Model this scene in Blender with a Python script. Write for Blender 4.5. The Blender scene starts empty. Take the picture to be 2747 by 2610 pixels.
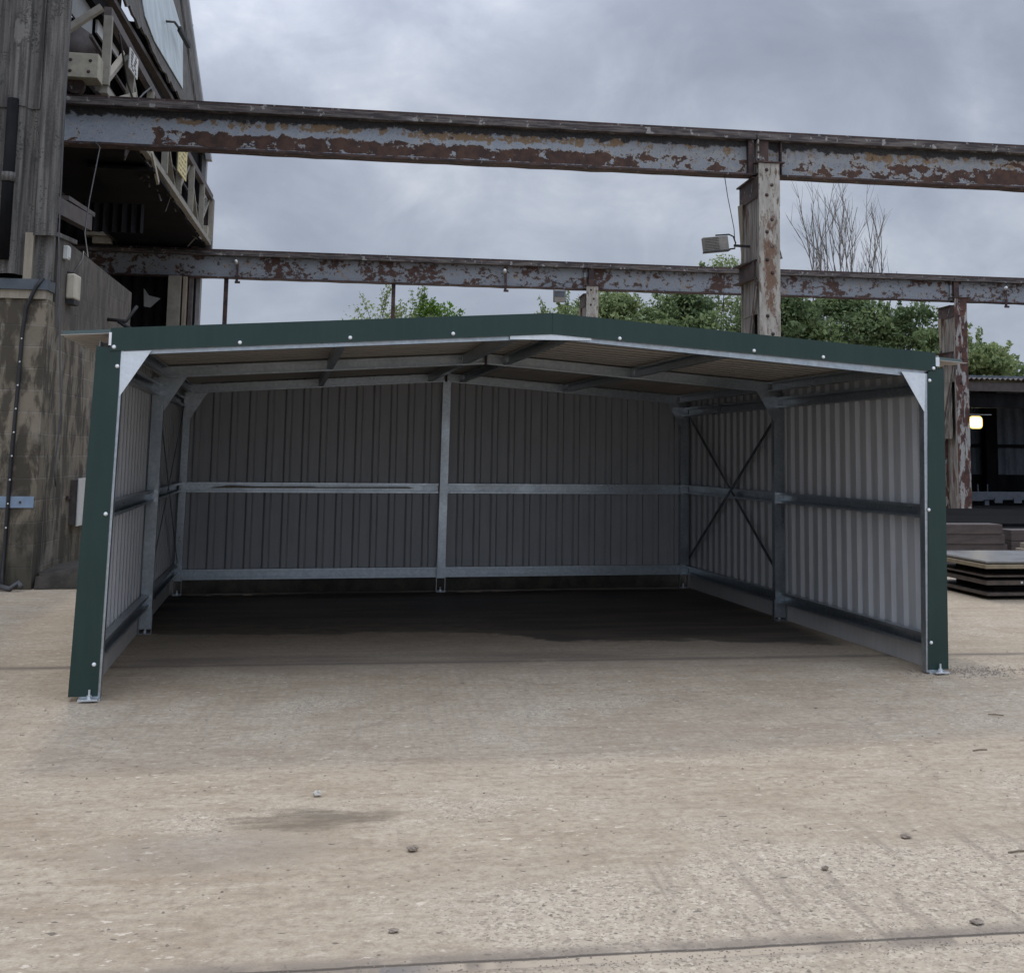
import bpy, math, random
from mathutils import Vector, Matrix
random.seed(7)
PI = math.pi
sc = bpy.context.scene
C = bpy.data.collections.new('place'); sc.collection.children.link(C)
TH = -0.0745                      # the old gantry yard is turned a little against the new shed
CT, ST = math.cos(TH), math.sin(TH)
def G(u, v, z=0.0): return Vector((u*CT - v*ST, u*ST + v*CT, z))

# ------------------------------------------------------------------ materials
class NT:
    def __init__(s, name):
        s.m = bpy.data.materials.new(name); s.m.use_nodes = True
        s.t = s.m.node_tree; s.b = s.t.nodes['Principled BSDF']
    def n(s, typ, ins=None, **kw):
        nd = s.t.nodes.new(typ)
        for k, v in kw.items(): setattr(nd, k, v)
        for k, v in (ins or {}).items(): s.put(nd.inputs[k], v)
        return nd
    def put(s, sock, v):
        if isinstance(v, bpy.types.NodeSocket): s.t.links.new(v, sock)
        elif isinstance(v, tuple) and len(v) == 3 and sock.type == 'RGBA': sock.default_value = v + (1,)
        else: sock.default_value = v
    def co(s, k='Object'): return s.n('ShaderNodeTexCoord').outputs[k]
    def mp(s, vec, scale=(1,1,1), loc=(0,0,0), rot=(0,0,0)):
        return s.n('ShaderNodeMapping', {'Vector': vec, 'Scale': scale, 'Location': loc, 'Rotation': rot}).outputs[0]
    def noise(s, vec, sc=5, det=5, rough=.55, dist=0):
        return s.n('ShaderNodeTexNoise', {'Vector': vec, 'Scale': sc, 'Detail': det, 'Roughness': rough, 'Distortion': dist}).outputs[0]
    def vor(s, vec, sc=5, feat='F1', out=0):
        return s.n('ShaderNodeTexVoronoi', {'Vector': vec, 'Scale': sc}, feature=feat).outputs[out]
    def ma(s, op, a, b=0.0, c=0.0, clamp=False):
        nd = s.n('ShaderNodeMath', operation=op, use_clamp=clamp)
        for i, v in enumerate((a, b, c)):
            if i < len(nd.inputs): s.put(nd.inputs[i], v)
        return nd.outputs[0]
    def st(s, x, lo, hi, a=0.0, b=1.0):        # smooth step
        return s.n('ShaderNodeMapRange', {'Value': x, 'From Min': lo, 'From Max': hi, 'To Min': a, 'To Max': b}, interpolation_type='SMOOTHSTEP').outputs[0]
    def mix(s, f, a, b, blend='MIX'):
        nd = s.n('ShaderNodeMix', data_type='RGBA', blend_type=blend)
        s.put(nd.inputs[0], f); s.put(nd.inputs[6], a); s.put(nd.inputs[7], b)
        return nd.outputs[2]
    def ramp(s, f, stops):
        nd = s.n('ShaderNodeValToRGB', {'Fac': f}); cr = nd.color_ramp
        while len(cr.elements) < len(stops): cr.elements.new(.5)
        for e, (p, c) in zip(cr.elements, stops): e.position = p; e.color = c + (1,)
        return nd.outputs[0]
    def sep(s, vec):
        o = s.n('ShaderNodeSeparateXYZ', {'Vector': vec}).outputs; return o[0], o[1], o[2]
    def comb(s, x=0.0, y=0.0, z=0.0): return s.n('ShaderNodeCombineXYZ', {'X': x, 'Y': y, 'Z': z}).outputs[0]
    def bump(s, h, strength=.3, dist=.01, nrm=None):
        i = {'Height': h, 'Strength': strength, 'Distance': dist}
        if nrm is not None: i['Normal'] = nrm
        return s.n('ShaderNodeBump', i).outputs[0]
    def out(s, col=None, rough=.6, metal=0.0, nrm=None, spec=None):
        if col is not None: s.put(s.b.inputs['Base Color'], col)
        s.put(s.b.inputs['Roughness'], rough); s.put(s.b.inputs['Metallic'], metal)
        if spec is not None: s.put(s.b.inputs['Specular IOR Level'], spec)
        if nrm is not None: s.put(s.b.inputs['Normal'], nrm)
        return s.m

def mat_simple(name, a, b, sc=6.0, rough=.6, metal=0.0, bump=.15, stretch=(1,1,1), spec=None):
    t = NT(name); v = t.mp(t.co(), stretch)
    n1 = t.noise(v, sc, 6, .6); n2 = t.noise(v, sc*9, 3, .6)
    f = t.ma('ADD', t.ma('MULTIPLY', n1, .75), t.ma('MULTIPLY', n2, .25))
    return t.out(t.mix(t.st(f, .32, .68), a, b), t.st(n1, .2, .8, rough-.07, rough+.07), metal, t.bump(f, bump, .01), spec)

def mat_galv(name, a=(.34,.38,.41), b=(.47,.51,.54), metal=.9, rough=.33):
    t = NT(name); v = t.co()
    sp = t.vor(t.mp(v, (1,1,1)), 45, out=1)
    n = t.noise(v, 3, 4); streak = t.noise(t.mp(v, (9,9,1)), 2.2, 4)
    f = t.ma('ADD', t.ma('MULTIPLY', t.sep(sp)[0], .22), t.ma('ADD', t.ma('MULTIPLY', n, .4), t.ma('MULTIPLY', streak, .4)))
    return t.out(t.mix(t.st(f, .3, .75), a, b), t.st(n, .2, .8, rough-.08, rough+.12), metal, t.bump(n, .05, .01))

def mat_rust(name, kind):
    """flaking pale paint on old steel; local x runs along the beam, z upwards from its lower edge"""
    t = NT(name); v = t.co(); x, y, z = t.sep(v)
    big = t.noise(t.mp(v, (1,1,1.3)), 1.1, 3, .5)
    n = t.noise(t.mp(v, (1,1,1.35)), 4.0, 11, .66, .35)
    n2 = t.noise(t.mp(v, (1.2,1.2,1.0), (7,3,2)), 5.5, 8, .65, .2)
    fine = t.noise(v, 38, 5, .6)
    if kind == 'near':
        paint = t.mix(t.st(fine, .3, .7), (.265,.295,.335), (.325,.352,.39))
        paint = t.mix(t.st(n2, .45, .75), paint, (.40,.41,.42))
        lowband = t.ma('MULTIPLY', t.ma('MULTIPLY', t.st(z, .055, .085), t.st(z, .37, .25)), t.st(x, 14.5, 12.5, .45, 1.0))
        paint = t.mix(t.st(x, 8.5, 11.0, 0, .75), paint, t.mix(t.st(n, .4, .6), (.22,.235,.25), (.30,.302,.298)))
        clean = t.st(x, 1.5, 2.8)                       # the end by the building kept its paint
        speck = t.ma('MULTIPLY', t.st(x, 8.8, 10.6), t.st(x, 14.3, 13.2))
        clean = t.ma('MULTIPLY', clean, t.ma('SUBTRACT', 1.0, t.ma('MULTIPLY', speck, .55)))
        r = t.ma('ADD', n, t.ma('MULTIPLY', t.ma('MULTIPLY', lowband, clean), .235))
        right = t.st(x, 13.4, 14.2)
        r = t.ma('ADD', r, t.ma('MULTIPLY', t.ma('MULTIPLY', right, t.st(z, .05, .1)), t.ma('SUBTRACT', t.ma('MULTIPLY', big, .62), .235)))
        r = t.ma('ADD', r, t.ma('ADD', t.ma('MULTIPLY', t.ma('SUBTRACT', fine, .5), .16), t.ma('MULTIPLY', t.ma('SUBTRACT', n2, .5), .22))); rust = t.st(r, .62, .645)
        upband = t.ma('MULTIPLY', t.st(z, .34, .44), clean)
        oc = t.st(t.ma('ADD', n2, t.ma('MULTIPLY', upband, .17)), .60, .68)
        bl = t.st(t.ma('ADD', t.ma('ADD', t.ma('MULTIPLY', n, .34), t.ma('MULTIPLY', n2, .10)), t.ma('MULTIPLY', z, 1.0)), .71, .75)
        col = t.mix(oc, paint, t.mix(fine, (.18,.115,.065), (.28,.20,.125)))
        col = t.mix(t.st(t.noise(v, 24, 4, .7), .64, .66), col, (.07,.05,.045))
        sk = t.ma('MULTIPLY', t.st(x, 9.0, 11.0), t.st(t.noise(t.mp(v, (1,1,.6)), 19, 7, .75), .545, .585))
        col = t.mix(t.ma('MULTIPLY', sk, t.st(n2, .42, .55, .1, .85)), col, t.mix(t.st(fine, .4, .6), (.09,.055,.04), (.20,.135,.09)))
        chips = t.ma('MULTIPLY', t.st(r, .575, .60), t.st(t.noise(v, 16, 5), .47, .53))
        col = t.mix(chips, col, (.33,.305,.275))
        col = t.mix(rust, col, t.mix(t.st(n2, .35, .65), (.050,.030,.025), (.095,.052,.036)))
        col = t.mix(bl, col, t.mix(t.st(fine, .35, .65), (.028,.030,.036), (.06,.055,.052)))
        ht = t.ma('SUBTRACT', 1.0, t.ma('MAXIMUM', rust, bl))
    elif kind == 'far':
        n = t.noise(t.mp(v, (1,1,1.6)), 5.0, 10, .68, .3)
        paint = t.mix(t.st(fine, .3, .7), (.20,.218,.24), (.265,.282,.303))
        r = t.ma('ADD', t.ma('ADD', t.ma('MULTIPLY', n, .6), t.ma('MULTIPLY', n2, .4)), t.ma('SUBTRACT', t.ma('MULTIPLY', big, .45), .20))
        r = t.ma('ADD', r, t.ma('MULTIPLY', t.ma('SUBTRACT', fine, .5), .18)); rust = t.st(r, .525, .565)
        col = t.mix(t.st(n2, .55, .65), paint, (.26,.20,.15))
        col = t.mix(rust, col, t.mix(t.st(fine, .35, .65), (.05,.032,.028), (.10,.055,.04)))
        ht = t.ma('SUBTRACT', 1.0, rust)
    elif kind == 'top':
        band = t.noise(t.mp(v, (.6,1,6)), 4, 6, .7)
        col = t.mix(t.st(band, .40, .62), (.045,.038,.038), (.14,.12,.11))
        col = t.mix(t.st(n2, .60, .63), col, (.27,.26,.25)); ht = band
    elif kind == 'dark':
        col = t.mix(t.st(n, .35, .65), (.035,.026,.026), (.085,.052,.045))
        col = t.mix(t.st(n2, .62, .64), col, (.22,.21,.20)); ht = n
    elif kind == 'column':
        vs = t.mp(v, (1,1,.22)); s1 = t.noise(vs, 9, 7, .6, .4); s2 = t.noise(t.mp(v, (1,1,.4)), 14, 10, .72, .4)
        col = t.mix(t.st(s1, .3, .7), (.235,.215,.185), (.43,.405,.36))
        col = t.mix(t.st(t.noise(vs, 22, 5, .65), .56, .63), col, (.135,.10,.075))
        zb = t.ma('MULTIPLY', t.ma('MULTIPLY', t.st(z, 3.6, 4.4), t.st(z, 5.9, 5.0)), t.st(t.ma('ABSOLUTE', x), .17, .05))
        r = t.ma('ADD', s2, t.ma('MULTIPLY', zb, .19))
        col = t.mix(t.st(r, .56, .68, 0, .9), col, t.mix(fine, (.085,.038,.022), (.20,.12,.075)))
        ht = s1
    elif kind == 'coldark':
        vs = t.mp(v, (1,1,.25)); s1 = t.noise(vs, 6, 8, .65, .4)
        col = t.mix(t.st(t.noise(vs, 11, 6), .3, .7), (.26,.25,.235), (.36,.345,.32))
        col = t.mix(t.st(s1, .44, .50), col, t.mix(t.st(n2, .35, .65), (.055,.03,.027), (.12,.055,.04))); ht = s1
    elif kind == 'columnside':
        vs = t.mp(v, (1,1,.18)); s1 = t.noise(vs, 8, 7, .6, .5)
        col = t.mix(t.st(s1, .33, .68), (.10,.085,.075), (.27,.25,.225))
        col = t.mix(t.st(t.noise(vs, 4, 4), .6, .66), col, (.08,.04,.03)); ht = s1
    return t.out(col, .75, 0.0, t.bump(ht, .35, .006), .3)

def mat_block(name, axis):
    t = NT(name); v = t.co(); x, y, z = t.sep(v)
    a = x if axis == 'x' else y
    w = t.noise(v, 3, 3)
    p = t.comb(t.ma('ADD', a, t.ma('MULTIPLY', w, .02)), t.ma('ADD', z, t.ma('MULTIPLY', w, .015)), 0.0)
    br = t.n('ShaderNodeTexBrick', {'Vector': p, 'Color1': (.235,.195,.14), 'Color2': (.15,.125,.09), 'Mortar': (.27,.245,.205), 'Scale': 1.0,
        'Mortar Size': .007, 'Mortar Smooth': .4, 'Bias': 0.0, 'Brick Width': .47, 'Row Height': .243})
    n = t.noise(v, 2.1, 6, .6); f = t.noise(v, 24, 6, .65)
    col = t.mix(t.st(f, .3, .7, 0, .4), br.outputs[0], (.20,.175,.14))
    damp = t.noise(t.mp(v, (1.5,1.5,.55)), 2.6, 9, .68, .4)
    col = t.mix(t.st(damp, .44, .56, 0, .82), col, (.042,.036,.028))
    dirtz = t.st(t.ma('ADD', z, t.ma('MULTIPLY', n, 1.6)), 1.75, 1.0, 0, .8 if axis == 'x' else .45)
    col = t.mix(dirtz, col, (.045,.043,.033))
    col = t.mix(t.st(n, .54, .68, 0, .6), col, (.27,.24,.20))
    if axis == 'y':
        col = t.mix(t.st(z, 2.75, 3.05, 0, .7), col, (.085,.078,.073))
        col = t.mix(t.st(t.noise(t.mp(v, (5,5,.2)), 3, 4), .58, .66, 0, .5), col, (.22,.21,.195))
    h = t.ma('ADD', t.ma('MULTIPLY', br.outputs[1], -1.0), t.ma('MULTIPLY', f, .35))
    return t.out(col, .85, 0.0, t.bump(h, .6, .012), .25)

def mat_cladding(name):
    t = NT(name); v = t.co(); x, y, z = t.sep(v)
    s = t.noise(t.mp(v, (4,4,.18)), 5, 6, .6); f = t.noise(v, 40, 5, .7); b = t.noise(t.mp(v, (1,1,.5)), 2.4, 6, .65)
    col = t.mix(t.st(s, .32, .68), (.060,.056,.053), (.165,.155,.142))
    col = t.mix(t.st(f, .5, .72, 0, .5), col, (.235,.225,.205))
    col = t.mix(t.st(t.ma('ADD', t.ma('MULTIPLY', f, .5), t.ma('MULTIPLY', b, .5)), .545, .575, 0, .9), col, (.05,.048,.046))
    col = t.mix(t.st(b, .62, .66, 0, .6), col, (.215,.205,.19))
    col = t.mix(t.st(t.ma('ADD', z, t.ma('MULTIPLY', b, .8)), 1.0, .35, 0, .75), col, (.03,.034,.022))
    return t.out(col, .9, 0.0, t.bump(t.ma('ADD', f, s), .5, .008), .2)

def mat_sheet(name, a, b, rough=.45):
    t = NT(name); v = t.co(); n = t.noise(v, 2.5, 5); s = t.noise(t.mp(v, (6,6,.6)), 4, 4)
    f = t.ma('ADD', t.ma('MULTIPLY', n, .5), t.ma('MULTIPLY', s, .5))
    return t.out(t.mix(t.st(f, .35, .65), a, b), t.st(n, .2, .8, rough-.06, rough+.1), 0.0, t.bump(n, .04, .01), .4)

def mat_leaf(name, a, b):
    t = NT(name); v = t.co()
    rnd = t.n('ShaderNodeNewGeometry').outputs['Random Per Island']
    f = t.ma('ADD', t.ma('MULTIPLY', t.noise(v, .8, 4), .6), t.ma('MULTIPLY', rnd, .4))
    t.put(t.b.inputs['Transmission Weight'], 0.0)
    m = t.out(t.mix(t.st(f, .25, .75), a, b), .6, 0.0, None, .25)
    tr = t.n('ShaderNodeBsdfTranslucent', {'Color': t.mix(t.st(f, .25, .75), tuple(c*1.1 for c in a), tuple(c*1.2 for c in b))})
    mx = t.n('ShaderNodeMixShader', {0: .35, 1: t.b.outputs[0], 2: tr.outputs[0]})
    t.t.links.new(mx.outputs[0], t.t.nodes['Material Output'].inputs[0])
    return m

def mat_ground():
    t = NT('yard_concrete'); v = t.co(); x, y, z = t.sep(v)        # x = u, y = v in the yard frame
    big = t.noise(v, .55, 5, .6); mid = t.noise(t.mp(v, (.8,1.4,1)), 2.6, 12, .66, .3); fin = t.noise(v, 24, 9, .74)
    grit = t.noise(v, 95, 5, .75); streak = t.noise(t.mp(v, (.35,2.4,1)), 2.2, 9, .66)
    c1 = t.sep(t.vor(v, 70, out=1)); c2 = t.sep(t.vor(v, 150, out=1))
    col = t.mix(t.st(mid, .34, .68), (.352,.278,.194), (.452,.375,.275))
    col = t.mix(t.st(big, .38, .66, 0, .6), col, (.465,.395,.30))
    col = t.mix(t.st(streak, .50, .70, 0, .5), col, (.285,.208,.135))
    col = t.mix(t.st(fin, .46, .68, 0, .72), col, (.225,.168,.118))
    col = t.mix(t.st(fin, .46, .29, 0, .62), col, (.60,.515,.415))
    col = t.mix(t.st(grit, .40, .66, .22, -.05), col, (.21,.16,.115))
    med = t.noise(t.mp(v, (.55,1.5,1), (2,4,0)), 9.5, 9, .72, .25)
    col = t.mix(t.st(med, .50, .66, 0, .55), col, (.25,.19,.138))
    col = t.mix(t.st(med, .44, .33, 0, .45), col, (.56,.49,.40))
    brush = t.noise(t.mp(v, (34,.7,1), (0,0,0), (0,0,-.1)), 1.0, 5, .6)
    bz = t.ma('MULTIPLY', t.st(y, -2.2, -1.2), t.st(y, 1.2, .8))
    col = t.mix(t.ma('MULTIPLY', bz, t.st(brush, .48, .62, 0, .28)), col, (.27,.225,.18))
    wv0 = t.n('ShaderNodeTexVoronoi', {'Vector': t.comb(t.ma('ADD', x, t.ma('MULTIPLY', mid, .5)), t.ma('ADD', y, t.ma('MULTIPLY', big, .8)), 0.0), 'Scale': .33}, feature='DISTANCE_TO_EDGE').outputs[0]
    crack = t.ma('MULTIPLY', t.st(wv0, .0035, .0012), t.st(big, .47, .53))
    col = t.mix(t.ma('MULTIPLY', crack, .22), col, (.13,.10,.08))
    # exposed aggregate: worn pale patches with single grains showing
    agp = t.ma('ADD', t.noise(v, 1.0, 6, .6), t.ma('MULTIPLY', t.ma('MULTIPLY', t.st(y, -2.9, -3.8), t.st(x, 1.2, 3.0)), .20))
    ag = t.st(agp, .52, .68)
    col = t.mix(t.ma('MULTIPLY', ag, .35), col, (.50,.435,.34))
    col = t.mix(t.ma('MULTIPLY', t.ma('ADD', ag, .12), t.st(c1[0], .72, .95, 0, .5)), col, (.58,.51,.40))
    col = t.mix(t.ma('MULTIPLY', t.ma('ADD', ag, .15), t.st(c1[1], .80, .97, 0, .6)), col, (.20,.165,.125))
    col = t.mix(t.ma('MULTIPLY', t.ma('ADD', ag, .25), t.st(c2[1], .82, .98, 0, .6)), col, (.17,.14,.11))
    # pale flakes at the front left
    fl = t.ma('MULTIPLY', t.st(t.noise(t.mp(v, (1,1,1), (3,1,0)), 1.4, 3), .48, .58), t.st(t.noise(t.mp(v, (.8,1.3,1)), 21, 4, .6), .62, .66))
    col = t.mix(t.ma('MULTIPLY', fl, .75), col, (.64,.56,.455))
    # dark specks
    sp = t.st(t.noise(t.mp(v, (.9,1.6,1), (5,2,0)), 17, 2, .5), .69, .725)
    col = t.mix(t.ma('MULTIPLY', sp, .8), col, (.11,.09,.075))
    sp2 = t.st(t.noise(t.mp(v, (.6,1.5,1), (1,9,0)), 34, 2, .5), .695, .73)
    col = t.mix(t.ma('MULTIPLY', sp2, .7), col, (.13,.11,.095))
    # rough tamped lines at the front right
    wv = t.noise(t.mp(v, (15,.8,1), (0,0,0), (0,0,.42)), 1.0, 9, .68, .3)
    tm = t.ma('MULTIPLY', t.ma('MULTIPLY', t.st(x, 2.3, 2.8), t.st(y, -2.7, -3.3)), t.st(y, -4.2, -4.1))
    col = t.mix(t.ma('MULTIPLY', tm, t.st(wv, .51, .66, 0, .55)), col, (.22,.18,.14))
    # old oil stain
    def blob(cx, cy, rx, ry):
        dx = t.ma('DIVIDE', t.ma('SUBTRACT', x, cx), rx); dy = t.ma('DIVIDE', t.ma('SUBTRACT', y, cy), ry)
        return t.ma('SQRT', t.ma('ADD', t.ma('MULTIPLY', dx, dx), t.ma('MULTIPLY', dy, dy)))
    d = t.ma('ADD', blob(1.58, -2.63, .30, .14), t.ma('MULTIPLY', t.ma('SUBTRACT', t.noise(t.mp(v, (.6,1.6,1)), 5, 7, .65), .5), 3.2))
    col = t.mix(t.ma('MULTIPLY', t.st(d, 1.3, .6), t.st(med, .66, .40, .38, .8)), col, (.135,.108,.076))
    d = t.ma('ADD', blob(1.2, -3.0, .55, .3), t.ma('MULTIPLY', t.ma('SUBTRACT', fin, .5), 2.2))
    col = t.mix(t.st(d, 1.0, .5, 0, .35), col, (.20,.175,.145))
    # slab joints every 5.4 m, dirt beside them
    jn = t.ma('ADD', y, t.ma('MULTIPLY', t.ma('SUBTRACT', t.noise(v, 5, 6), .5), .03))
    ph = t.ma('SUBTRACT', t.ma('PINGPONG', t.ma('ADD', jn, 4.15), 2.69), 0.0)
    jw = t.ma('ADD', ph, t.ma('MULTIPLY', t.ma('SUBTRACT', fin, .5), .04))
    dirt = t.ma('MULTIPLY', t.st(jw, .11, .03), t.st(t.noise(t.mp(v, (1,.3,1)), 2.5, 7, .6), .30, .52))
    col = t.mix(t.ma('MULTIPLY', dirt, .75), col, (.19,.155,.125))
    col = t.mix(t.st(ph, .012, .004, 0, .85), col, (.07,.058,.048))
    fill = t.ma('MULTIPLY', t.ma('MULTIPLY', t.st(jn, -4.215, -4.205), t.st(jn, -4.155, -4.165)), t.st(t.noise(t.mp(v, (1,.1,1)), 2.2, 3), .46, .5))
    col = t.mix(t.ma('MULTIPLY', fill, .8), col, t.mix(t.st(x, 1.9, 2.1), (.17,.155,.145), (.44,.36,.27)))
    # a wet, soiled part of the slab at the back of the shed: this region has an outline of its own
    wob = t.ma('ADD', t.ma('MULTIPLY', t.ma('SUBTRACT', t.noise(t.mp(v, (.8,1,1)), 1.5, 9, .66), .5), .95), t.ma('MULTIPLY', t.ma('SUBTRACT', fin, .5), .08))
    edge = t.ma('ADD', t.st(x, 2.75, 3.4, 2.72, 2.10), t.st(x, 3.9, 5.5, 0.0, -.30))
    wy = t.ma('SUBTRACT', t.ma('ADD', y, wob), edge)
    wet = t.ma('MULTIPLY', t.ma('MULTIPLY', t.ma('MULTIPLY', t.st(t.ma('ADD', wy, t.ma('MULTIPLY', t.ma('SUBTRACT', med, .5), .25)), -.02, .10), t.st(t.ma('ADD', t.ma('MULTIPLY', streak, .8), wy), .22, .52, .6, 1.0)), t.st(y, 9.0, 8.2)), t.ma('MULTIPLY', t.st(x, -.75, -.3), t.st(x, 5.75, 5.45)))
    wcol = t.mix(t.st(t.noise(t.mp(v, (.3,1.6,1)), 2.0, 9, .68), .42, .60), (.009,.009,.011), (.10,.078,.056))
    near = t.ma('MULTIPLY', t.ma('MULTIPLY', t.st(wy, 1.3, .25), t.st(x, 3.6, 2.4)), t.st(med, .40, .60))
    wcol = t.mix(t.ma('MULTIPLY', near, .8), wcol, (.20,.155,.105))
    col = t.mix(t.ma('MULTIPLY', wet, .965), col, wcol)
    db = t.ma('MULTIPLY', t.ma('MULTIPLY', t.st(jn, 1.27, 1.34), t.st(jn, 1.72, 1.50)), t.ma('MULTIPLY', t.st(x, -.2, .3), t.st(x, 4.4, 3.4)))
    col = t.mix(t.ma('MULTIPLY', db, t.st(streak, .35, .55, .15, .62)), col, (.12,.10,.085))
    # darker, browner tone from the mouth of the shed inwards
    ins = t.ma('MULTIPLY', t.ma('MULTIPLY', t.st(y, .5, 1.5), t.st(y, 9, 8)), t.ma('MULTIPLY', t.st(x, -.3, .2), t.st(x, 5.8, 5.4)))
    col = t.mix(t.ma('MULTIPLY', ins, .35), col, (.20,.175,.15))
    h = t.ma('ADD', t.ma('ADD', t.ma('MULTIPLY', mid, .5), t.ma('MULTIPLY', fin, .6)), t.ma('ADD', t.ma('MULTIPLY', grit, .25), t.ma('MULTIPLY', t.st(ph, .014, .004), -1.2)))
    h = t.ma('ADD', h, t.ma('MULTIPLY', tm, t.ma('MULTIPLY', wv, -.5)))
    h = t.ma('SUBTRACT', t.ma('ADD', h, t.ma('MULTIPLY', med, .8)), t.ma('ADD', t.ma('MULTIPLY', sp, .5), t.ma('MULTIPLY', crack, .2)))
    rough = t.ma('SUBTRACT', .88, t.ma('MULTIPLY', wet, .34))
    return t.out(col, rough, 0.0, t.bump(h, .55, .012), t.ma('SUBTRACT', .3, t.ma('MULTIPLY', wet, .12)))

def mat_emit(name, col, e):
    t = NT(name); t.put(t.b.inputs['Emission Color'], col); t.b.inputs['Emission Strength'].default_value = e
    return t.out(col, .4)

def mat_translucent(name):
    t = NT(name); v = t.co(); n = t.noise(t.mp(v, (1,1,.4)), 2.5, 5, .6); s = t.noise(t.mp(v, (1,4,.3)), 4, 5)
    col = t.mix(t.st(n, .3, .7), (.30,.36,.37), (.47,.53,.54)); col = t.mix(t.st(s, .55, .7, 0, .4), col, (.18,.21,.21))
    return t.out(col, .35, 0.0, t.bump(n, .2, .02))

M = {}
M['ground'] = mat_ground()
M['green'] = mat_sheet('green_plastisol', (.011,.031,.0265), (.0145,.037,.032), .33)
M['galv'] = mat_galv('galvanised_steel')
M['galvb'] = mat_galv('galvanised_plate', (.62,.66,.69), (.72,.76,.79), .8, .40)
M['strap'] = mat_galv('dark_strap', (.07,.08,.09), (.11,.12,.13), .6, .4)  # darker galvanised copy; the dark roof's reflection is put into the colour
M['inner'] = mat_sheet('sheet_back_coat', (.345,.35,.36), (.405,.408,.415), .40)
M['skirt'] = mat_sheet('skirt_flashing', (.40,.385,.37), (.46,.445,.43), .5)
M['roofin'] = mat_sheet('roof_back_coat', (.34,.31,.28), (.40,.365,.33), .5)
M['screw'] = mat_simple('white_screw_cap', (.72,.74,.75), (.82,.83,.84), 20, .35)
M['near'] = mat_rust('flaking_blue_paint', 'near'); M['far'] = mat_rust('rusty_grey_paint', 'far')
M['top'] = mat_rust('sooty_flange', 'top'); M['rust'] = mat_rust('dark_rust', 'dark')
M['col'] = mat_rust('cream_paint_rust', 'column'); M['coldark'] = mat_rust('red_brown_column', 'coldark'); M['colside'] = mat_rust('weathered_side', 'columnside')
M['blockx'] = mat_block('block_front', 'x'); M['blocky'] = mat_block('block_side', 'y')
M['clad'] = mat_cladding('old_fibre_cement')
M['lintel'] = mat_simple('lintel_paint', (.05,.065,.08), (.09,.10,.11), 5, .6)
M['timber'] = mat_simple('pale_timber', (.20,.17,.13), (.30,.26,.20), 6, .8, stretch=(3,3,.5))
M['soot'] = mat_simple('sooty_interior', (.005,.005,.006), (.016,.016,.017), 1.6, .9, stretch=(1,1,.4), spec=.1)  # near-black colour stands in for the shade of unlit interiors
M['sootrib'] = mat_simple('dim_cladding', (.085,.10,.118), (.17,.19,.215), 2.5, .9, stretch=(1,1,.3), spec=.15)  # dull blue-grey tone of the right building's back wall
M['dimrib'] = mat_simple('sooty_cladding', (.012,.012,.014), (.035,.035,.04), 2.5, .9, stretch=(1,1,.3), spec=.1)  # darker copy of the ribbed cladding, the bay's shade put into its colour
M['cream'] = mat_simple('crane_paint', (.20,.187,.155), (.30,.28,.235), 5, .7)
M['creamr'] = mat_simple('crane_paint_rusty', (.30,.28,.23), (.42,.385,.30), 9, .7)
M['brown'] = mat_simple('brown_channel', (.055,.045,.042), (.11,.092,.085), 5, .7)
M['yellow'] = mat_simple('yellow_sign', (.55,.47,.20), (.65,.56,.28), 8, .6)
M['black'] = mat_simple('black_rubber', (.012,.012,.013), (.022,.022,.023), 12, .6)
M['cable'] = mat_simple('grey_cable', (.055,.055,.058), (.085,.085,.088), 12, .6)
M['white'] = mat_simple('dirty_white', (.52,.52,.50), (.66,.66,.64), 7, .5)
M['creambox'] = mat_simple('stained_cream', (.42,.38,.29), (.58,.53,.42), 6, .5, stretch=(1,1,.4))
M['blue'] = mat_simple('blue_paint', (.17,.23,.31), (.22,.29,.38), 9, .6)
M['trans'] = mat_translucent('dirty_rooflight')
M['palepanel'] = mat_simple('pale_panel', (.38,.38,.37), (.50,.50,.49), 3, .6)
M['greypanel'] = mat_simple('grey_panel', (.20,.20,.20), (.27,.27,.265), 3, .6)
M['steel'] = mat_simple('mill_scale_plate', (.16,.155,.15), (.26,.25,.24), 3, .32, .55, .05)
M['platedge'] = mat_simple('rusty_plate', (.045,.035,.03), (.10,.075,.06), 8, .7)
M['tanplate'] = mat_simple('tan_edge_plate', (.16,.125,.075), (.24,.19,.12), 8, .6)
M['billet'] = mat_simple('rusty_billet', (.042,.032,.029), (.085,.062,.054), 5, .75, stretch=(.6,2,3))
M['darkplate'] = mat_simple('black_plate', (.006,.006,.007), (.012,.012,.012), 4, .95, spec=.03)
M['oldsteel'] = mat_simple('grey_frame_steel', (.05,.06,.075), (.09,.10,.12), 5, .7)
M['earth'] = mat_simple('dark_earth', (.022,.019,.015), (.065,.055,.043), 5, .95, 0, .8)
M['stone'] = mat_simple('stone', (.17,.135,.105), (.31,.255,.20), 40, .85)
M['stonel'] = mat_simple('pale_stone', (.42,.39,.34), (.58,.55,.49), 40, .85)
M['straw'] = mat_simple('straw', (.13,.10,.07), (.24,.19,.13), 40, .85)
M['bark'] = mat_simple('bark', (.055,.047,.04), (.11,.095,.08), 12, .9)
M['twig'] = mat_simple('dead_twig', (.12,.105,.092), (.19,.165,.145), 12, .9)
M['lamp'] = mat_emit('lit_lamp', (1.0,.90,.62), 12.0); M['lampw'] = mat_emit('lamp_rim', (1.0,.72,.22), 1.1)
M['glass'] = mat_simple('lamp_glass', (.20,.22,.24), (.30,.32,.34), 8, .25)
M['flood'] = mat_simple('floodlight_housing', (.17,.155,.135), (.24,.22,.195), 9, .6)
M['leaf'] = mat_leaf('leaf_dark', (.065,.10,.045), (.17,.225,.10))
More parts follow.
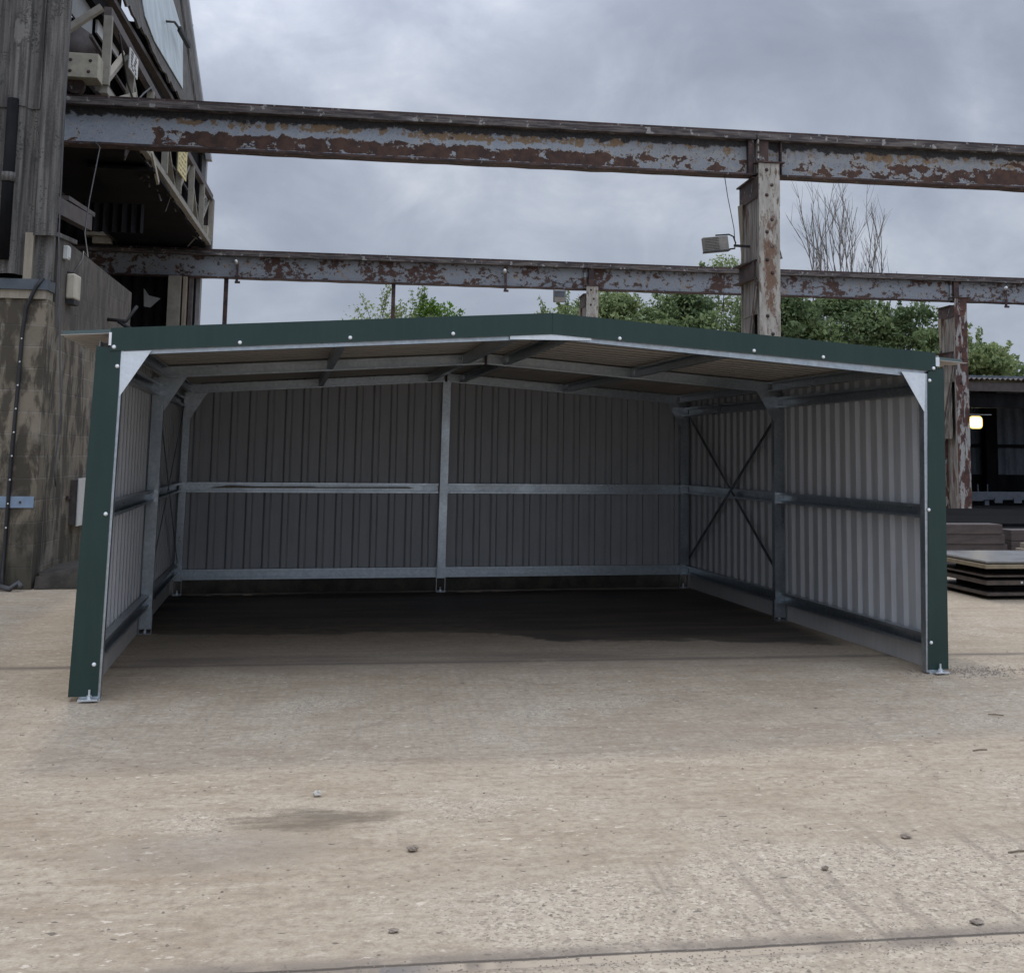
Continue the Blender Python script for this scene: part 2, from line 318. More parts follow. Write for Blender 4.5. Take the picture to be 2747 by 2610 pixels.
M['leafm'] = mat_leaf('leaf_mid', (.105,.15,.06), (.24,.30,.135))
M['leafl'] = mat_leaf('leaf_light', (.15,.19,.075), (.30,.35,.16))
M['leafy'] = mat_leaf('leaf_fresh', (.06,.13,.012), (.13,.23,.03))

# ------------------------------------------------------------------ mesh building
class MB:
    def __init__(s): s.v = []; s.f = []; s.mi = []
    def add(s, vs, fs, mi=0):
        b = len(s.v); s.v += [Vector(p) for p in vs]; s.f += [tuple(i+b for i in f) for f in fs]; s.mi += [mi]*len(fs); return s
    def box(s, a, b, mi=0):
        x0,y0,z0 = a; x1,y1,z1 = b
        return s.add([(x0,y0,z0),(x1,y0,z0),(x1,y1,z0),(x0,y1,z0),(x0,y0,z1),(x1,y0,z1),(x1,y1,z1),(x0,y1,z1)],
            [(0,3,2,1),(4,5,6,7),(0,1,5,4),(1,2,6,5),(2,3,7,6),(3,0,4,7)], mi)
    def bar(s, p0, p1, w, h, up=(0,0,1), mi=0):
        p0, p1 = Vector(p0), Vector(p1); d = (p1-p0).normalized(); r = d.cross(Vector(up))
        r = r.normalized() if r.length > 1e-5 else Vector((1,0,0)); u = r.cross(d)
        vs = [p + r*a*w/2 + u*b*h/2 for p in (p0,p1) for a,b in ((-1,-1),(1,-1),(1,1),(-1,1))]
        return s.add(vs, [(0,3,2,1),(4,5,6,7),(0,1,5,4),(1,2,6,5),(2,3,7,6),(3,0,4,7)], mi)
    def prism(s, poly, ext, mi=0):
        ext = Vector(ext); n = len(poly); vs = [Vector(p) for p in poly] + [Vector(p)+ext for p in poly]
        return s.add(vs, [tuple(range(n-1,-1,-1)), tuple(range(n,2*n))] + [(i,(i+1)%n,n+(i+1)%n,n+i) for i in range(n)], mi)
    def csec(s, p0, p1, op, web, fl, lip=.015, t=.004, mi=0):
        """cold-rolled C section from p0 to p1 (centre of the web), its mouth towards op"""
        p0, p1, op = Vector(p0), Vector(p1), Vector(op).normalized(); d = (p1-p0).normalized()
        op = (op - d*op.dot(d)).normalized(); h = op.cross(d); w = web/2
        q = [(0,-w),(fl,-w),(fl,-w+lip),(fl-t,-w+lip),(fl-t,-w+t),(t,-w+t),(t,w-t),(fl-t,w-t),(fl-t,w-lip),(fl,w-lip),(fl,w),(0,w)]
        return s.prism([p0 + op*a + h*b for a,b in q], p1-p0, mi)
    def tube(s, pts, r, n=8, r1=None, mi=0):
        pts = [Vector(p) for p in pts]; rs = []; k = len(pts)
        for i, p in enumerate(pts):
            d = (pts[min(i+1,k-1)] - pts[max(i-1,0)]).normalized()
            a = d.cross(Vector((0,0,1))); a = a.normalized() if a.length > 1e-3 else Vector((1,0,0)); b = d.cross(a)
            rr = r if r1 is None else r + (r1-r)*i/max(k-1,1)
            rs.append([p + (a*math.cos(2*PI*j/n) + b*math.sin(2*PI*j/n))*rr for j in range(n)])
        fs = []
        for i in range(k-1):
            for j in range(n): fs.append((i*n+j, i*n+(j+1)%n, (i+1)*n+(j+1)%n, (i+1)*n+j))
        fs += [tuple(range(n-1,-1,-1)), tuple((k-1)*n+j for j in range(n))]
        return s.add([v for ring in rs for v in ring], fs, mi)
    def sheet(s, prof, fn0, fn1, nrm, t=.004, mi=(0,1), steps=1):
        """profiled sheet: prof = [(s, offset)]; fn0/fn1 give the two ends of each line; layer 0 faces +nrm"""
        nrm = Vector(nrm); k = len(prof); L = []
        for lay in (0, 1):
            for i in range(steps+1):
                q = i/steps
                L += [(Vector(fn0(a))*(1-q) + Vector(fn1(a))*q) + nrm*(o - lay*t) for a,o in prof]
        b = len(s.v); s.v += L; S = (steps+1)*k
        for i in range(steps):
            for j in range(k-1):
                a = i*k+j
                s.f.append((b+a, b+a+1, b+a+k+1, b+a+k)); s.mi.append(mi[0])
                s.f.append((b+S+a, b+S+a+k, b+S+a+k+1, b+S+a+1)); s.mi.append(mi[1])
        for j in range(k-1):
            e = steps*k + j
            s.f.append((b+j, b+S+j, b+S+j+1, b+j+1)); s.mi.append(mi[0])
            s.f.append((b+e, b+e+1, b+S+e+1, b+S+e)); s.mi.append(mi[0])
        for i in range(steps):
            for j in (0, k-1):
                a = b+i*k+j; s.f.append((a, a+k, a+k+S, a+S)); s.mi.append(mi[0])
        return s
    def disc(s, c, nrm, r, h, n=10, mi=0):
        c, nrm = Vector(c), Vector(nrm).normalized(); return s.tube([c, c+nrm*h*.6, c+nrm*h], r, n, r*.55, mi)
    def obj(s, name, mats, base=(0,0,0), smooth=False, bev=0.0):
        me = bpy.data.meshes.new(name); B = Vector(base)
        me.from_pydata([tuple(p-B) for p in s.v], [], s.f)
        if not isinstance(mats, (list, tuple)): mats = [mats]
        for m in mats: me.materials.append(m)
        if len(mats) > 1: me.polygons.foreach_set('material_index', s.mi)
        if smooth: me.polygons.foreach_set('use_smooth', [True]*len(me.polygons))
        me.update()
        o = bpy.data.objects.new(name, me); C.objects.link(o)
        if bev:
            md = o.modifiers.new('Bevel', 'BEVEL'); md.width = bev; md.segments = 2; md.limit_method = 'ANGLE'; md.angle_limit = .7
        return o

def tag(o, label=None, cat=None, group=None, kind=None):
    for k, v in (('label', label), ('category', cat), ('group', group), ('kind', kind)):
        if v: o[k] = v
    return o
class Thing:
    """an Empty at the base; parts given in the coordinates of its frame (W = world, Y = yard)"""
    def __init__(s, name, base, label, cat, group=None, frame='Y', kind=None):
        s.base = Vector(base); s.frame = frame
        s.o = bpy.data.objects.new(name, None); C.objects.link(s.o); s.o.empty_display_size = .1
        place(s.o, base, frame); tag(s.o, label, cat, group, kind)
    def part(s, name, mb, mat, parent=None, smooth=False, bev=0.0, label=None):
        o = mb.obj(name, mat, s.base, smooth, bev); o.parent = parent or s.o
        if label: o['label'] = label
        return o
def place(o, base, frame):
    if frame == 'Y': o.location = G(*base); o.rotation_euler = (0,0,TH)
    else: o.location = Vector(base)
def single(name, mb, mat, base, label, cat, group=None, frame='Y', kind=None, smooth=False, bev=0.0):
    o = mb.obj(name, mat, base, smooth, bev); place(o, base, frame); return tag(o, label, cat, group, kind)
def dup(root, base, label, group=None, frame='Y', scale=None):
    r = root.copy(); C.objects.link(r); place(r, base, frame); r['label'] = label
    if scale: r.scale = scale
    if group: r['group'] = group
    for ch in list(root.children):
        c = ch.copy(); C.objects.link(c); c.parent = r
        for g in list(ch.children):
            d = g.copy(); C.objects.link(d); d.parent = c
    return r

# ------------------------------------------------------------------ ground
mb = MB(); mb.add([(-150,-60,0),(150,-60,0),(150,260,0),(-150,260,0)], [(0,1,2,3)])
o = single('ground', mb, M['ground'], (0,0,0), None, None, kind='structure')
# dark earth bank; behind the shed its steep front is added to block light
mb = MB(); nx, ny = 90, 26
rr = random.Random(3)
for j in range(ny+1):
    for i in range(nx+1):
        x = -1.42 + 7.9*i/nx; y0 = 5.81 + .64*max(0, min(1, (-.05-x)/.25)); y = y0 + (8.1-y0)*j/ny
        k = min(1, (j>0)*.75+j*.06)*min(1, (ny-j)/6.0)*min(1, .35+i/22)*min(1, (nx-i)/6)
        mb.v.append(Vector((x + rr.uniform(-.02,.02), y + rr.uniform(-.02,.02), .004 + k*(.46 + .10*math.sin(x*2.3)*math.cos(y*1.7) + rr.uniform(-.035,.035)))))
for j in range(ny):
    for i in range(nx):
        a = j*(nx+1)+i; mb.f.append((a,a+1,a+nx+2,a+nx+1)); mb.mi.append(0)
single('earth_bank', mb, M['earth'], (2,6,0), None, None, frame='W', kind='structure', smooth=True)

# ------------------------------------------------------------------ the new shed
W, B1, B2, XM = 5.90, 2.843, 5.686, 2.95
shed = Thing('metal_shed', (XM,0,0), 'new open-fronted metal shed with dark green trim and grey ribbed walls', 'shed', frame='W')
def zr(x): return 2.135 + .0700*(XM - abs(x-XM))            # underside of the rafters
lean = .016
def sx(x, z): return x + lean*z
# trims with their white screws
def trim(name, poly, label=None):
    return shed.part(name, poly, M['green'], label=label)
tl = MB(); tl.prism([(-.03,-.016,.03),(.14,-.016,.03),(.168,-.016,2.155),(.02,-.016,2.175)], (0,.005,0))
tl.prism([(-.03,-.0105,.03),(.02,-.0105,2.175),(.022,-.0105,2.175),(-.028,-.0105,.03)], (0,.16,0))
trimL = trim('corner_trim', tl)
tr_ = MB(); tr_.prism([(5.735,-.016,.03),(5.893,-.016,.03),(5.913,-.016,2.195),(5.785,-.016,2.165)], (0,.005,0))
tr_.prism([(5.891,-.0105,.03),(5.911,-.0105,2.195),(5.913,-.0105,2.195),(5.893,-.0105,.03)], (0,.16,0))
trimR = trim('corner_trim', tr_)
fl_ = MB(); fl_.prism([(.10,-.024,2.145),(.17,-.024,2.150),(XM-.001,-.024,2.345),(XM-.001,-.024,2.492),(.10,-.024,2.290)], (0,.005,0))
fl_.prism([(.10,-.019,2.2905),(XM-.001,-.019,2.4925),(XM-.001,-.019,2.4895),(.10,-.019,2.2875)], (0,.17,0))
fasL = trim('fascia', fl_)
fr_ = MB(); fr_.prism([(XM+.001,-.024,2.345),(5.80,-.024,2.172),(5.845,-.024,2.172),(5.845,-.024,2.305),(XM+.001,-.024,2.492)], (0,.005,0))
fr_.prism([(XM+.001,-.019,2.4925),(5.845,-.019,2.3055),(5.845,-.019,2.3025),(XM+.001,-.019,2.4895)], (0,.17,0))
fasR = trim('fascia', fr_)
def screws(par, pts, y):
    for x, z in pts: shed.part('screw', MB().disc((x,y,z), (0,-1,0), .0135, .011, 12), M['screw'], par, True)
screws(trimL, [(.15,2.05),(.13,1.13),(.11,.22)], -.016)
screws(fasL, [(.125,2.17),(.89,2.222),(1.59,2.277),(2.27,2.326)], -.024)
screws(fasR, [(3.43,2.332),(4.42,2.277),(4.95,2.247),(5.825,2.19)], -.024)
screws(trimR, [(5.795,2.10),(5.765,1.16),(5.76,.22)], -.016)
mb = MB().box((.0925,-.028,2.18),(.108,-.0245,2.262)); shed.part('trim_clip', mb, M['screw'])
mb = MB().box((5.842,-.028,2.205),(5.872,-.0245,2.272)); shed.part('trim_clip', mb, M['galvb'])
# frames: front, middle, back
def post(x0, x1, y, z0, z1, dx=0.0, base=True, name='post'):
    mb = MB(); d = .07
    mb.prism([(x0,y,z0),(x1,y,z0),(x1,y+d,z0),(x1-.004,y+d,z0),(x1-.004,y+.004,z0),(x0+.004,y+.004,z0),(x0+.004,y+d,z0),(x0,y+d,z0)], (dx,0,z1-z0))
    p = shed.part(name, mb, M['galv'])
    if base:
        b = MB(); b.box((x0-.006,y+.01,.004),(x0-.001,y+.06,z0+.16)); b.box((x1+.001,y+.01,.004),(x1+.006,y+.06,z0+.16)); b.box((x0-.006,y-.02,0.0),(x1+.006,y+.09,.006))
        shed.part('base_plate', b, M['galv'], p)
        b = MB().tube([((x0+x1)/2,y+.035,.006),((x0+x1)/2,y+.035,.05)], .008); b.tube([((x0+x1)/2,y+.035,.006),((x0+x1)/2,y+.035,.022)], .015, 6)
        shed.part('anchor_bolt', b, M['galvb'], p)
    return p
post(.03,.153,-.008,.012,2.15,.030,False); post(5.722,5.86,-.008,.012,2.15,.030,False)
for y in (B1,):
    post(.06,.155,y,.04,2.15,.015); post(5.752,5.852,y,.03,2.15)
for x0, x1 in ((.09,.165),(2.895,2.985),(5.745,5.835)): post(x0,x1,B2,.15,(2.36 if 1<x0<4 else 2.16),.0 if x0>5 else .02)
for y, op in ((.0,1),(B1,-1),(B2,-1)):
    yy = y+.012 if y == 0 else y+.055
    z0 = zr(.10)+.05
    for s in (0,1):
        dz = .024 if y == 0 else .047
        p0 = (.12,yy,zr(.12)+dz) if s == 0 else (5.80,yy,zr(5.80)+dz); p1 = (XM-.003 if s==0 else XM+.003,yy,zr(XM)+dz)
        r = shed.part('rafter', MB().csec(p0, p1, (0,op,0), .094, .05, .016, .004), M['galv'])
        if y:
            for k in (.18,.5,.86):
                q = Vector(p0)*(1-k) + Vector(p1)*k
                shed.part('bolt', MB().disc(q+Vector((0,-.0005,-.008)), (0,-1,0), .009, .008, 6), M['galv'], r)
    # haunch plates and ridge plate
    yp = (-.0095 if y == 0 else y-.003)
    mt = M['galvb'] if y == 0 else M['galv']  # front plates get a brighter galvanised copy, sky reflection put into the colour
    shed.part('haunch_plate', MB().prism([(.163,yp,2.142),(.35,yp,2.156),(.172,yp,1.86)], (0,-.003,0)), mt)
    shed.part('haunch_plate', MB().prism([(5.572,yp,2.160),(5.765,yp,2.150),(5.750,yp,1.865)], (0,-.003,0)), mt)
    if y == 0: shed.part('ridge_plate', MB().prism([(2.66,yp,2.302),(3.23,yp,2.312),(3.23,yp,2.33),(XM,yp,2.352),(2.66,yp,2.33)], (0,-.003,0)), mt)
    else: shed.part('ridge_plate', MB().prism([(XM-.012,y+.002,zr(XM)-.002),(XM+.012,y+.002,zr(XM)-.002),(XM+.012,y+.002,zr(XM)+.10),(XM-.012,y+.002,zr(XM)+.10)], (0,-.004,0)), M['rust'])
for (xa, op) in ((.155,1),(1.53,1),(2.74,1),(3.16,-1),(4.37,-1),(5.74,-1)):
    for ya, yb in ((.07,B1+.0),(B1+.06,B2+.0)):
        z = zr(xa)+.053
        shed.part('purlin', MB().csec((xa,ya,z),(xa,yb,z),(op,0,0),.085,.05,.014,.004), M['galv'])
# side rails and back rails
for (x, op) in ((.075,1),(5.845,-1)):
    for ya, yb in ((.09,B1-.002),(B1+.075,B2-.002)):
        for zc, hh in ((2.05,.10),(1.145,.10),(.215 if x>1 else .275,.10)):
            shed.part('side_rail', MB().csec((x,ya,zc),(x,yb,zc),(op,0,0),hh,.058,.022,.004), M['galv'])
for xa, xb in ((.17,2.89),(2.99,5.74)):
    for zc in (1.14,.215):
        r = shed.part('back_rail', MB().csec((xa,B2+.062,zc),(xb,B2+.062,zc),(0,-1,0),.11,.062,.022,.004), M['galv'])
        if zc > 1 and xa < 1: shed.part('mud_smear', MB().prism([(.62,B2+.0005,1.163),(.9,B2+.0005,1.152),(1.5,B2+.0005,1.155),(1.55,B2+.0005,1.147),(2.55,B2+.0005,1.155),(2.62,B2+.0005,1.14),(.40,B2+.0005,1.134)], (0,-.003,0)), M['timber'], r)
# wall and roof sheets, box profile, pitch 0.193
def prof(a, b, pitch=.193, start=0.0, d=.030, rib=.046, web=.021, inw=True):
    dd = d if inw else -d
    out = [(a,0.0)]; x = a + start
    while x + rib + 2*web < b:
        out += [(x,0.0),(x+web,dd),(x+web+rib,dd),(x+2*web+rib,0.0)]; x += pitch
    return out + [(b,0.0)]
mb = MB().sheet(prof(.03, B2+.09, start=.12), lambda s:(5.885,s,.17), lambda s:(5.885,s,2.225), (-1,0,0))
shed.part('wall_sheet', mb, [M['inner'], M['green']])
mb = MB().sheet([(a,o) for a,o in prof(.03, B2+.09, start=.12)], lambda s:(.035,s,.2), lambda s:(.035,s,2.21), (1,0,0))
for i, f in enumerate(mb.f): mb.f[i] = tuple(reversed(f))
shed.part('wall_sheet', mb, [M['inner'], M['green']])
mb = MB().sheet(prof(.0, 5.905, start=.21), lambda s:(s,B2+.098,.175), lambda s:(s,B2+.098,zr(s)+.118), (0,-1,0))
for i, f in enumerate(mb.f): mb.f[i] = tuple(reversed(f))
shed.part('wall_sheet', mb, [M['inner'], M['green']])
shed.part('skirt_panel', MB().box((5.872,.03,-.02),(5.876,B2+.1,.185)), M['skirt'])
shed.part('skirt_panel', MB().box((.044,.03,-.02),(.048,B2+.1,.245)), M['skirt'])
def zroof(x): return 2.452 - .0690*abs(x-XM)
mb = MB().sheet(prof(-.015, B2+.20, start=.05, inw=False), lambda s:(XM+.004,s,zroof(XM)), lambda s:(6.105,s,zroof(6.105)), (0,0,-1))
shed.part('roof_sheet', mb, [M['roofin'], M['green']])
mb = MB().sheet(prof(-.015, B2+.20, start=.05, inw=False), lambda s:(XM-.004,s,zroof(XM)), lambda s:(-.195,s,zroof(-.195)), (0,0,-1))
for i, f in enumerate(mb.f): mb.f[i] = tuple(reversed(f))
shed.part('roof_sheet', mb, [M['roofin'], M['green']])
mb = MB()
mb.prism([(XM-.16,.10,zroof(XM-.16)+.034),(XM,.10,zroof(XM)+.045),(XM+.16,.10,zroof(XM-.16)+.034),(XM,.10,zroof(XM)+.049)], (0,B2+.1,0))
shed.part('ridge_cap', mb, M['green'])
# strap braces in the back bays
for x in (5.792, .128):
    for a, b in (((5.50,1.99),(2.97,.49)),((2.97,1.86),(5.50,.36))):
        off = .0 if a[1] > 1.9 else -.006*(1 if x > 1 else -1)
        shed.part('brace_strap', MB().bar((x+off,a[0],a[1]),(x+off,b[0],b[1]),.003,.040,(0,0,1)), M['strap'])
# feet of the front posts
for xc in (.095, 5.815):
    b = MB(); b.box((xc-.052,-.075,.012),(xc+.052,-.002,.022)); b.box((xc-.07,-.02,0.0),(xc+.06,.08,.012))
    p = shed.part('base_plate', b, M['galvb'])
    shed.part('anchor_bolt', MB().tube([(xc,-.04,.022),(xc,-.04,.075)], .007).tube([(xc,-.04,.022),(xc,-.04,.042)], .015, 6), M['galvb'], p)

# ------------------------------------------------------------------ gantry beams
ZB, ZT = 6.358, 7.18
def girder(th, u0, u1, v, mat, hw=.15):
    L = u1-u0; n = max(2, int(L/.35)); rj = random.Random(int(u0*10+v))
    b = MB(); b.box((u0,v-.012,ZB+.032),(u1,v+.012,ZB+.625))
    g = th.part('web', b, mat)
    b = MB()                                        # lower flange, edge eaten by rust
    ed = [(u0 + L*i/n, v-hw-rj.uniform(0,.012), ZB + rj.uniform(-.012,.004)) for i in range(n+1)]
    for i in range(n):
        p, q = ed[i], ed[i+1]
        b.add([p, q, (q[0],v+hw,q[2]), (p[0],v+hw,p[2]), (p[0],p[1],ZB+.032), (q[0],q[1],ZB+.032), (q[0],v+hw,ZB+.032), (p[0],v+hw,ZB+.032)],
              [(0,3,2,1),(4,5,6,7),(0,1,5,4),(2,3,7,6)])
    th.part('lower_flange', b, M['rust'])
    th.part('upper_flange', MB().box((u0,v-.19,ZB+.625),(u1,v+.19,ZB+.742)), M['top'], bev=.008)
def stiffener(th, u, v, w=.09, mat=None, name='stiffener'):
    th.part(name, MB().box((u-w/2,v-.14,ZB+.034),(u+w/2,v-.014,ZB+.623)), mat or M['rust'])
b1 = Thing('crane_runway_beam', (-4,12,ZB), 'nearer rusty runway beam with flaking pale blue paint high above the shed', 'beam', 'crane runway beams')
girder(b1, -4, 8.06, 12, M['near']); girder(b1, 8.075, 26, 12, M['near'])
b1.part('rail', MB().box((-4,11.965,ZT-.08),(26,12.035,ZT)), M['rust'])
stiffener(b1, 7.98, 12, .10); stiffener(b1, 8.20, 12, .17); stiffener(b1, 8.52, 12, .02)
e = b1.part('end_plate', MB().box((8.075,11.80,ZB+.04),(8.10,11.987,ZB+.62)), M['col'])
for k in range(4): b1.part('rivet', MB().disc((8.087,11.80,ZB+.14+.13*k), (0,-1,0), .022, .015, 8), M['rust'], e, True)
b1.part('hanger', MB().box((4.5,11.86,ZB-.05),(4.56,11.92,ZB-.011)), M['rust'])
b2 = Thing('crane_runway_beam', (-9,27.0,ZB), 'farther rusty runway beam with mottled grey paint in front of the trees', 'beam', 'crane runway beams')
girder(b2, -9, 7.60, 27, M['far']); girder(b2, 7.615, 19.05, 27, M['far']); girder(b2, 19.065, 42, 27, M['far'])
b2.part('rail', MB().box((-9,26.965,ZT-.08),(42,27.035,ZT)), M['rust'])
for u in (7.75, 19.14): stiffener(b2, u, 27, .16)
for u in (7.60, 19.03): b2.part('end_plate', MB().box((u-.07,26.93,ZB+.04),(u+.0,26.986,ZB+.62)), M['far'])
for u in (-2.33, 5.22, 20.75):
    p = b2.part('clamp', MB().box((u-.035,26.82,ZB-.14),(u+.035,26.86,ZB+.46)).box((u-.05,26.80,ZB-.15),(u+.09,26.86,ZB-.09)), M['rust'])
    b2.part('insulator', MB().tube([(u-.03,26.84,ZB+.43),(u-.03,26.72,ZB+.47)], .06, 10, .04), M['white'], p, True)
mb = MB().tube([(6.65-.4,26.84,ZB+.10),(6.45,26.84,ZB+.15),(6.55,26.84,ZB+.22),(6.75,26.84,ZB+.15),(6.95,26.84,ZB+.12),(7.0,26.84,ZB+.19),(7.3,26.84,ZB+.2)], .014, 6)
b2.part('cable_clip_line', mb, M['black'])
# columns
def column(base, label):
    u, v = base[0], base[1]; t = Thing('gantry_column', base, label, 'column', 'gantry columns')
    w = .185; f = v-.30; bk = v+.72
    t.part('front_flange', MB().box((u-w,f-.03,0),(u+w,f,6.54)), M['col'], bev=.006)
    t.part('rear_flange', MB().box((u-w,bk,0),(u+w,bk+.03,6.33)), M['col'], bev=.006)
    t.part('web', MB().box((u-.015,f+.001,0),(u+.015,bk-.001,6.34)), M['colside'])
    b = MB()
    for s in (-1,1): b.box((u+s*(w-.02)-.02,f+.001,0),(u+s*(w-.02)+.02,f+.09,6.33))
    t.part('angle_cleat', b, M['colside'])
    t.part('side_board', MB().box((u-w-.004,f+.12,3.95),(u-w+.02,bk-.14,6.02)), M['colside'])
    t.part('side_board', MB().box((u-w+.004,f+.34,2.2),(u-w+.026,bk-.06,4.42)), M['colside'])
    t.part('cap_plate', MB().box((u-w-.05,f-.06,6.545),(u+w+.09,f+.15,6.565)), M['rust'])
    t.part('seat_plate', MB().box((u-w-.06,f+.16,6.31),(u+w+.05,bk+.10,6.335)), M['rust'])
    t.part('head_plate', MB().box((u-w-.025,f+.02,5.95),(u-w-.005,bk+.02,6.305)), M['rust'])
    t.part('head_plate', MB().box((u+w+.005,f+.02,5.80),(u+w+.02,bk+.02,6.305)), M['colside'])
    for z in (4.86, 4.55):
        t.part('bracket_plate', MB().prism([(u-w-.03,f+.10,z),(u-w-.14,bk-.05,z),(u-w-.14,bk+.06,z),(u+w+.12,bk+.06,z),(u+w+.03,f+.10,z)], (0,0,.025)), M['rust'])
    t.part('bracket_web', MB().box((u-w-.04,f+.16,4.58),(u-w-.02,bk+.03,4.855)), M['rust'])
    t.part('lacing_bar', MB().bar((u-w-.012,f+.08,4.5),(u-w-.012,bk-.06,2.5),.02,.09,(0,0,1)), M['rust'])
    t.part('lacing_bar', MB().bar((u-w-.036,f+.02,4.4),(u-w-.036,bk-.2,2.4),.015,.04,(0,0,1)), M['colside'])
    t.part('splinter_board', MB().prism([(u-w-.05,bk-.22,5.98),(u-w-.07,bk-.02,5.98),(u-w-.02,bk-.02,5.2),(u-w-.01,bk-.10,4.95)], (.02,0,0)), M['timber'])
    t.part('loose_plate', MB().prism([(u+w+.005,f+.1,5.2),(u+w+.10,f+.14,4.92),(u+w+.005,f+.14,4.90)], (0,.02,0)), M['rust'])
    for k, z in enumerate((6.42,6.16,5.98,5.56,5.34,5.10,4.86,4.64,3.9,3.6)):
        t.part('rivet', MB().disc((u+(-.045 if k % 2 == 0 else .045),f-.03,z), (0,-1,0), .034, .024, 8), M['rust'], None, True)
    return t
c1 = column((8.235,12.0,0), 'tall cream painted column with rust streaks close behind the shed roof')
dup(c1.o, (7.75,27.0,0), 'short looking far column with streaked paint by the small hanging floodlight', scale=(.95,1,.985))
r3 = dup(c1.o, (19.17,27.0,0), 'far right column, dark rusty, in front of the unlit open building', scale=(1.08,1,.985))
for ch in r3.children:
    if ch.name.startswith(('front_flange','rear_flange')): ch.data = ch.data.copy(); ch.data.materials[0] = M['coldark']
# thin posts under the far beam
for u, lab in ((-2.63,'thin dark steel post under the far beam beside the old building'),(2.02,'thin dark steel post under the far beam before the small light green tree')):
    single('steel_post', MB().box((u-.055,26.94,0),(u+.055,27.05,6.35)), M['rust'], (u,27,0), lab, 'post', 'thin posts under the far beam')

# ------------------------------------------------------------------ floodlights
def rrect(cx, y, cz, a, b, r):
    out = []
    for qx, qz, a0 in ((1,1,0),(-1,1,90),(-1,-1,180),(1,-1,270)):
        for k in range(5): an = math.radians(a0+22.5*k); out.append((cx+qx*(a-r)+r*math.cos(an), y, cz+qz*(b-r)+r*math.sin(an)))
    return out
def floodlight(name, base, wdir, w, h, d, label, lit=False, tilt=0.0, fins=True):
    t = Thing(name, base, label, 'floodlight', 'floodlights'); bx, by, bz = base
    R = Matrix.Rotation(tilt, 3, 'Y')
    def P(x,y,z): return Vector(base) + R @ Vector((x,y,z))
    b = MB(); n = len(b.v); b.box((-w/2,-d/2,-h/2),(w/2,d/2,h/2))
    if fins:
        for k in range(9): zz = -h/2 + h*(k+.5)/9; b.box((-w/2+.01,-d/2-.02,zz-.006),(w*.12,-d/2-.0005,zz+.006))
    b.v = [Vector(base) + R @ p for p in b.v]; t.part('housing', b, M['flood'], bev=.006)
    b = MB().box((-w/2+.02,-d/2-.012 if lit else d/2+.001,-h/2+.02),(w/2-.02,-d/2-.001 if lit else d/2+.012,h/2-.02)); b.v = [Vector(base) + R @ p for p in b.v]
    if lit: b = MB().prism(rrect(bx, by-d/2-.012, bz, w/2-.02, h/2-.02, .09), (0,.011,0))
    t.part('lens', b, M['lamp'] if lit else M['glass'])
    if wdir:
        pts = [P(w*.05,.0,h/2+.03),P(w/2+.05,.02,h/2+.03),P(w/2+.13,.04,h/2-.01),P(w/2+.16,.05,0),P(w/2+.13,.04,-h/2+.03),P(w/2-.02,.0,-h/2+.02)]
        t.part('bracket', MB().tube(pts, .014, 8), M['black'], None, True)
    return t
f1 = floodlight('floodlight', (7.40,12.1,5.17), 1, .44, .25, .13, 'large ribbed floodlight on a hoop bracket beside the tall cream column', tilt=-.12)
f1.part('arm', MB().bar((7.75,12.15,5.17),(8.04,12.2,5.17),.04,.04), M['black'])
f1.part('visor', MB().bar((7.17,12.0,5.0),(7.62,12.0,5.055),.16,.02), M['black'])
f2 = floodlight('floodlight', (6.80,26.8,6.12), 0, .32, .34, .12, 'small square floodlight hanging below the far beam', fins=False)
for uu in (6.63,6.97): f2.part('hanger', MB().bar((uu,26.8,5.95),(uu,26.8,6.36),.02,.03), M['black'])
f2.part('lamp_panel', MB().box((6.66,26.732,6.10),(6.94,26.738,6.27)), M['oldsteel'])
f3 = floodlight('floodlight', (21.74,31.0,2.80), 0, .42, .36, .12, 'lit warm floodlight inside the dark building at the right', True, fins=False)
f3.part('rim', MB().prism(rrect(21.74,30.934,2.80,.245,.215,.12), (0,.0055,0)), M['lampw'])
f3.part('hanger', MB().box((21.72,31.0,2.985),(21.76,31.04,3.60)), M['black'])
single('light_cable', MB().tube([(7.54,12.0,6.36),(7.60,12.02,6.0),(7.72,12.05,5.45),(7.74,12.06,5.2)], .007, 6), M['cable'], (7.54,12,6.36), 'thin pale cable drooping from the nearer beam to the large floodlight', 'cable', smooth=True)

# ------------------------------------------------------------------ old industrial building, left
UC, VC = -1.937, 6.327
bl = Thing('industrial_building', (UC,VC,0), 'derelict industrial building of concrete blocks and dark old cladding', 'building')
bl.part('front_wall', MB().box((-9,VC,0),(UC,VC+.3,3.20)), M['blockx'])
# side wall, the top slopes down a little away from the corner
mb = MB(); pr = [(VC+.301,0),(10.8,0),(10.8,3.86),(9.4,3.90),(VC+.9,3.97),(VC+.301,4.02)]
mb.prism([(UC+.002,a,b) for a,b in pr], (-.25,0,0)); bl.part('side_wall', mb, M['blocky'])
bl.part('lintel', MB().box((-9,VC-.03,3.202),(UC-.02,VC+.25,3.30)), M['timber'])
bl.part('lintel', MB().box((-9,VC-.06,3.302),(UC-.0,VC+.25,3.42)), M['lintel'])
bl.part('recess_panel', MB().box((-2.16,VC+.03,3.422),(UC+.01,VC+.12,3.96)), M['clad'])
bl.part('window_post', MB().box((-2.215,VC-.045,3.422),(-2.125,VC+.02,3.95)), M['timber'])
bl.part('end_board', MB().prism([(UC-.03,VC-.02,3.94),(UC+.03,VC+.1,3.94),(UC+.03,VC+1.0,4.0),(UC-.01,VC+1.0,4.0)], (0,0,.05)), M['clad'])
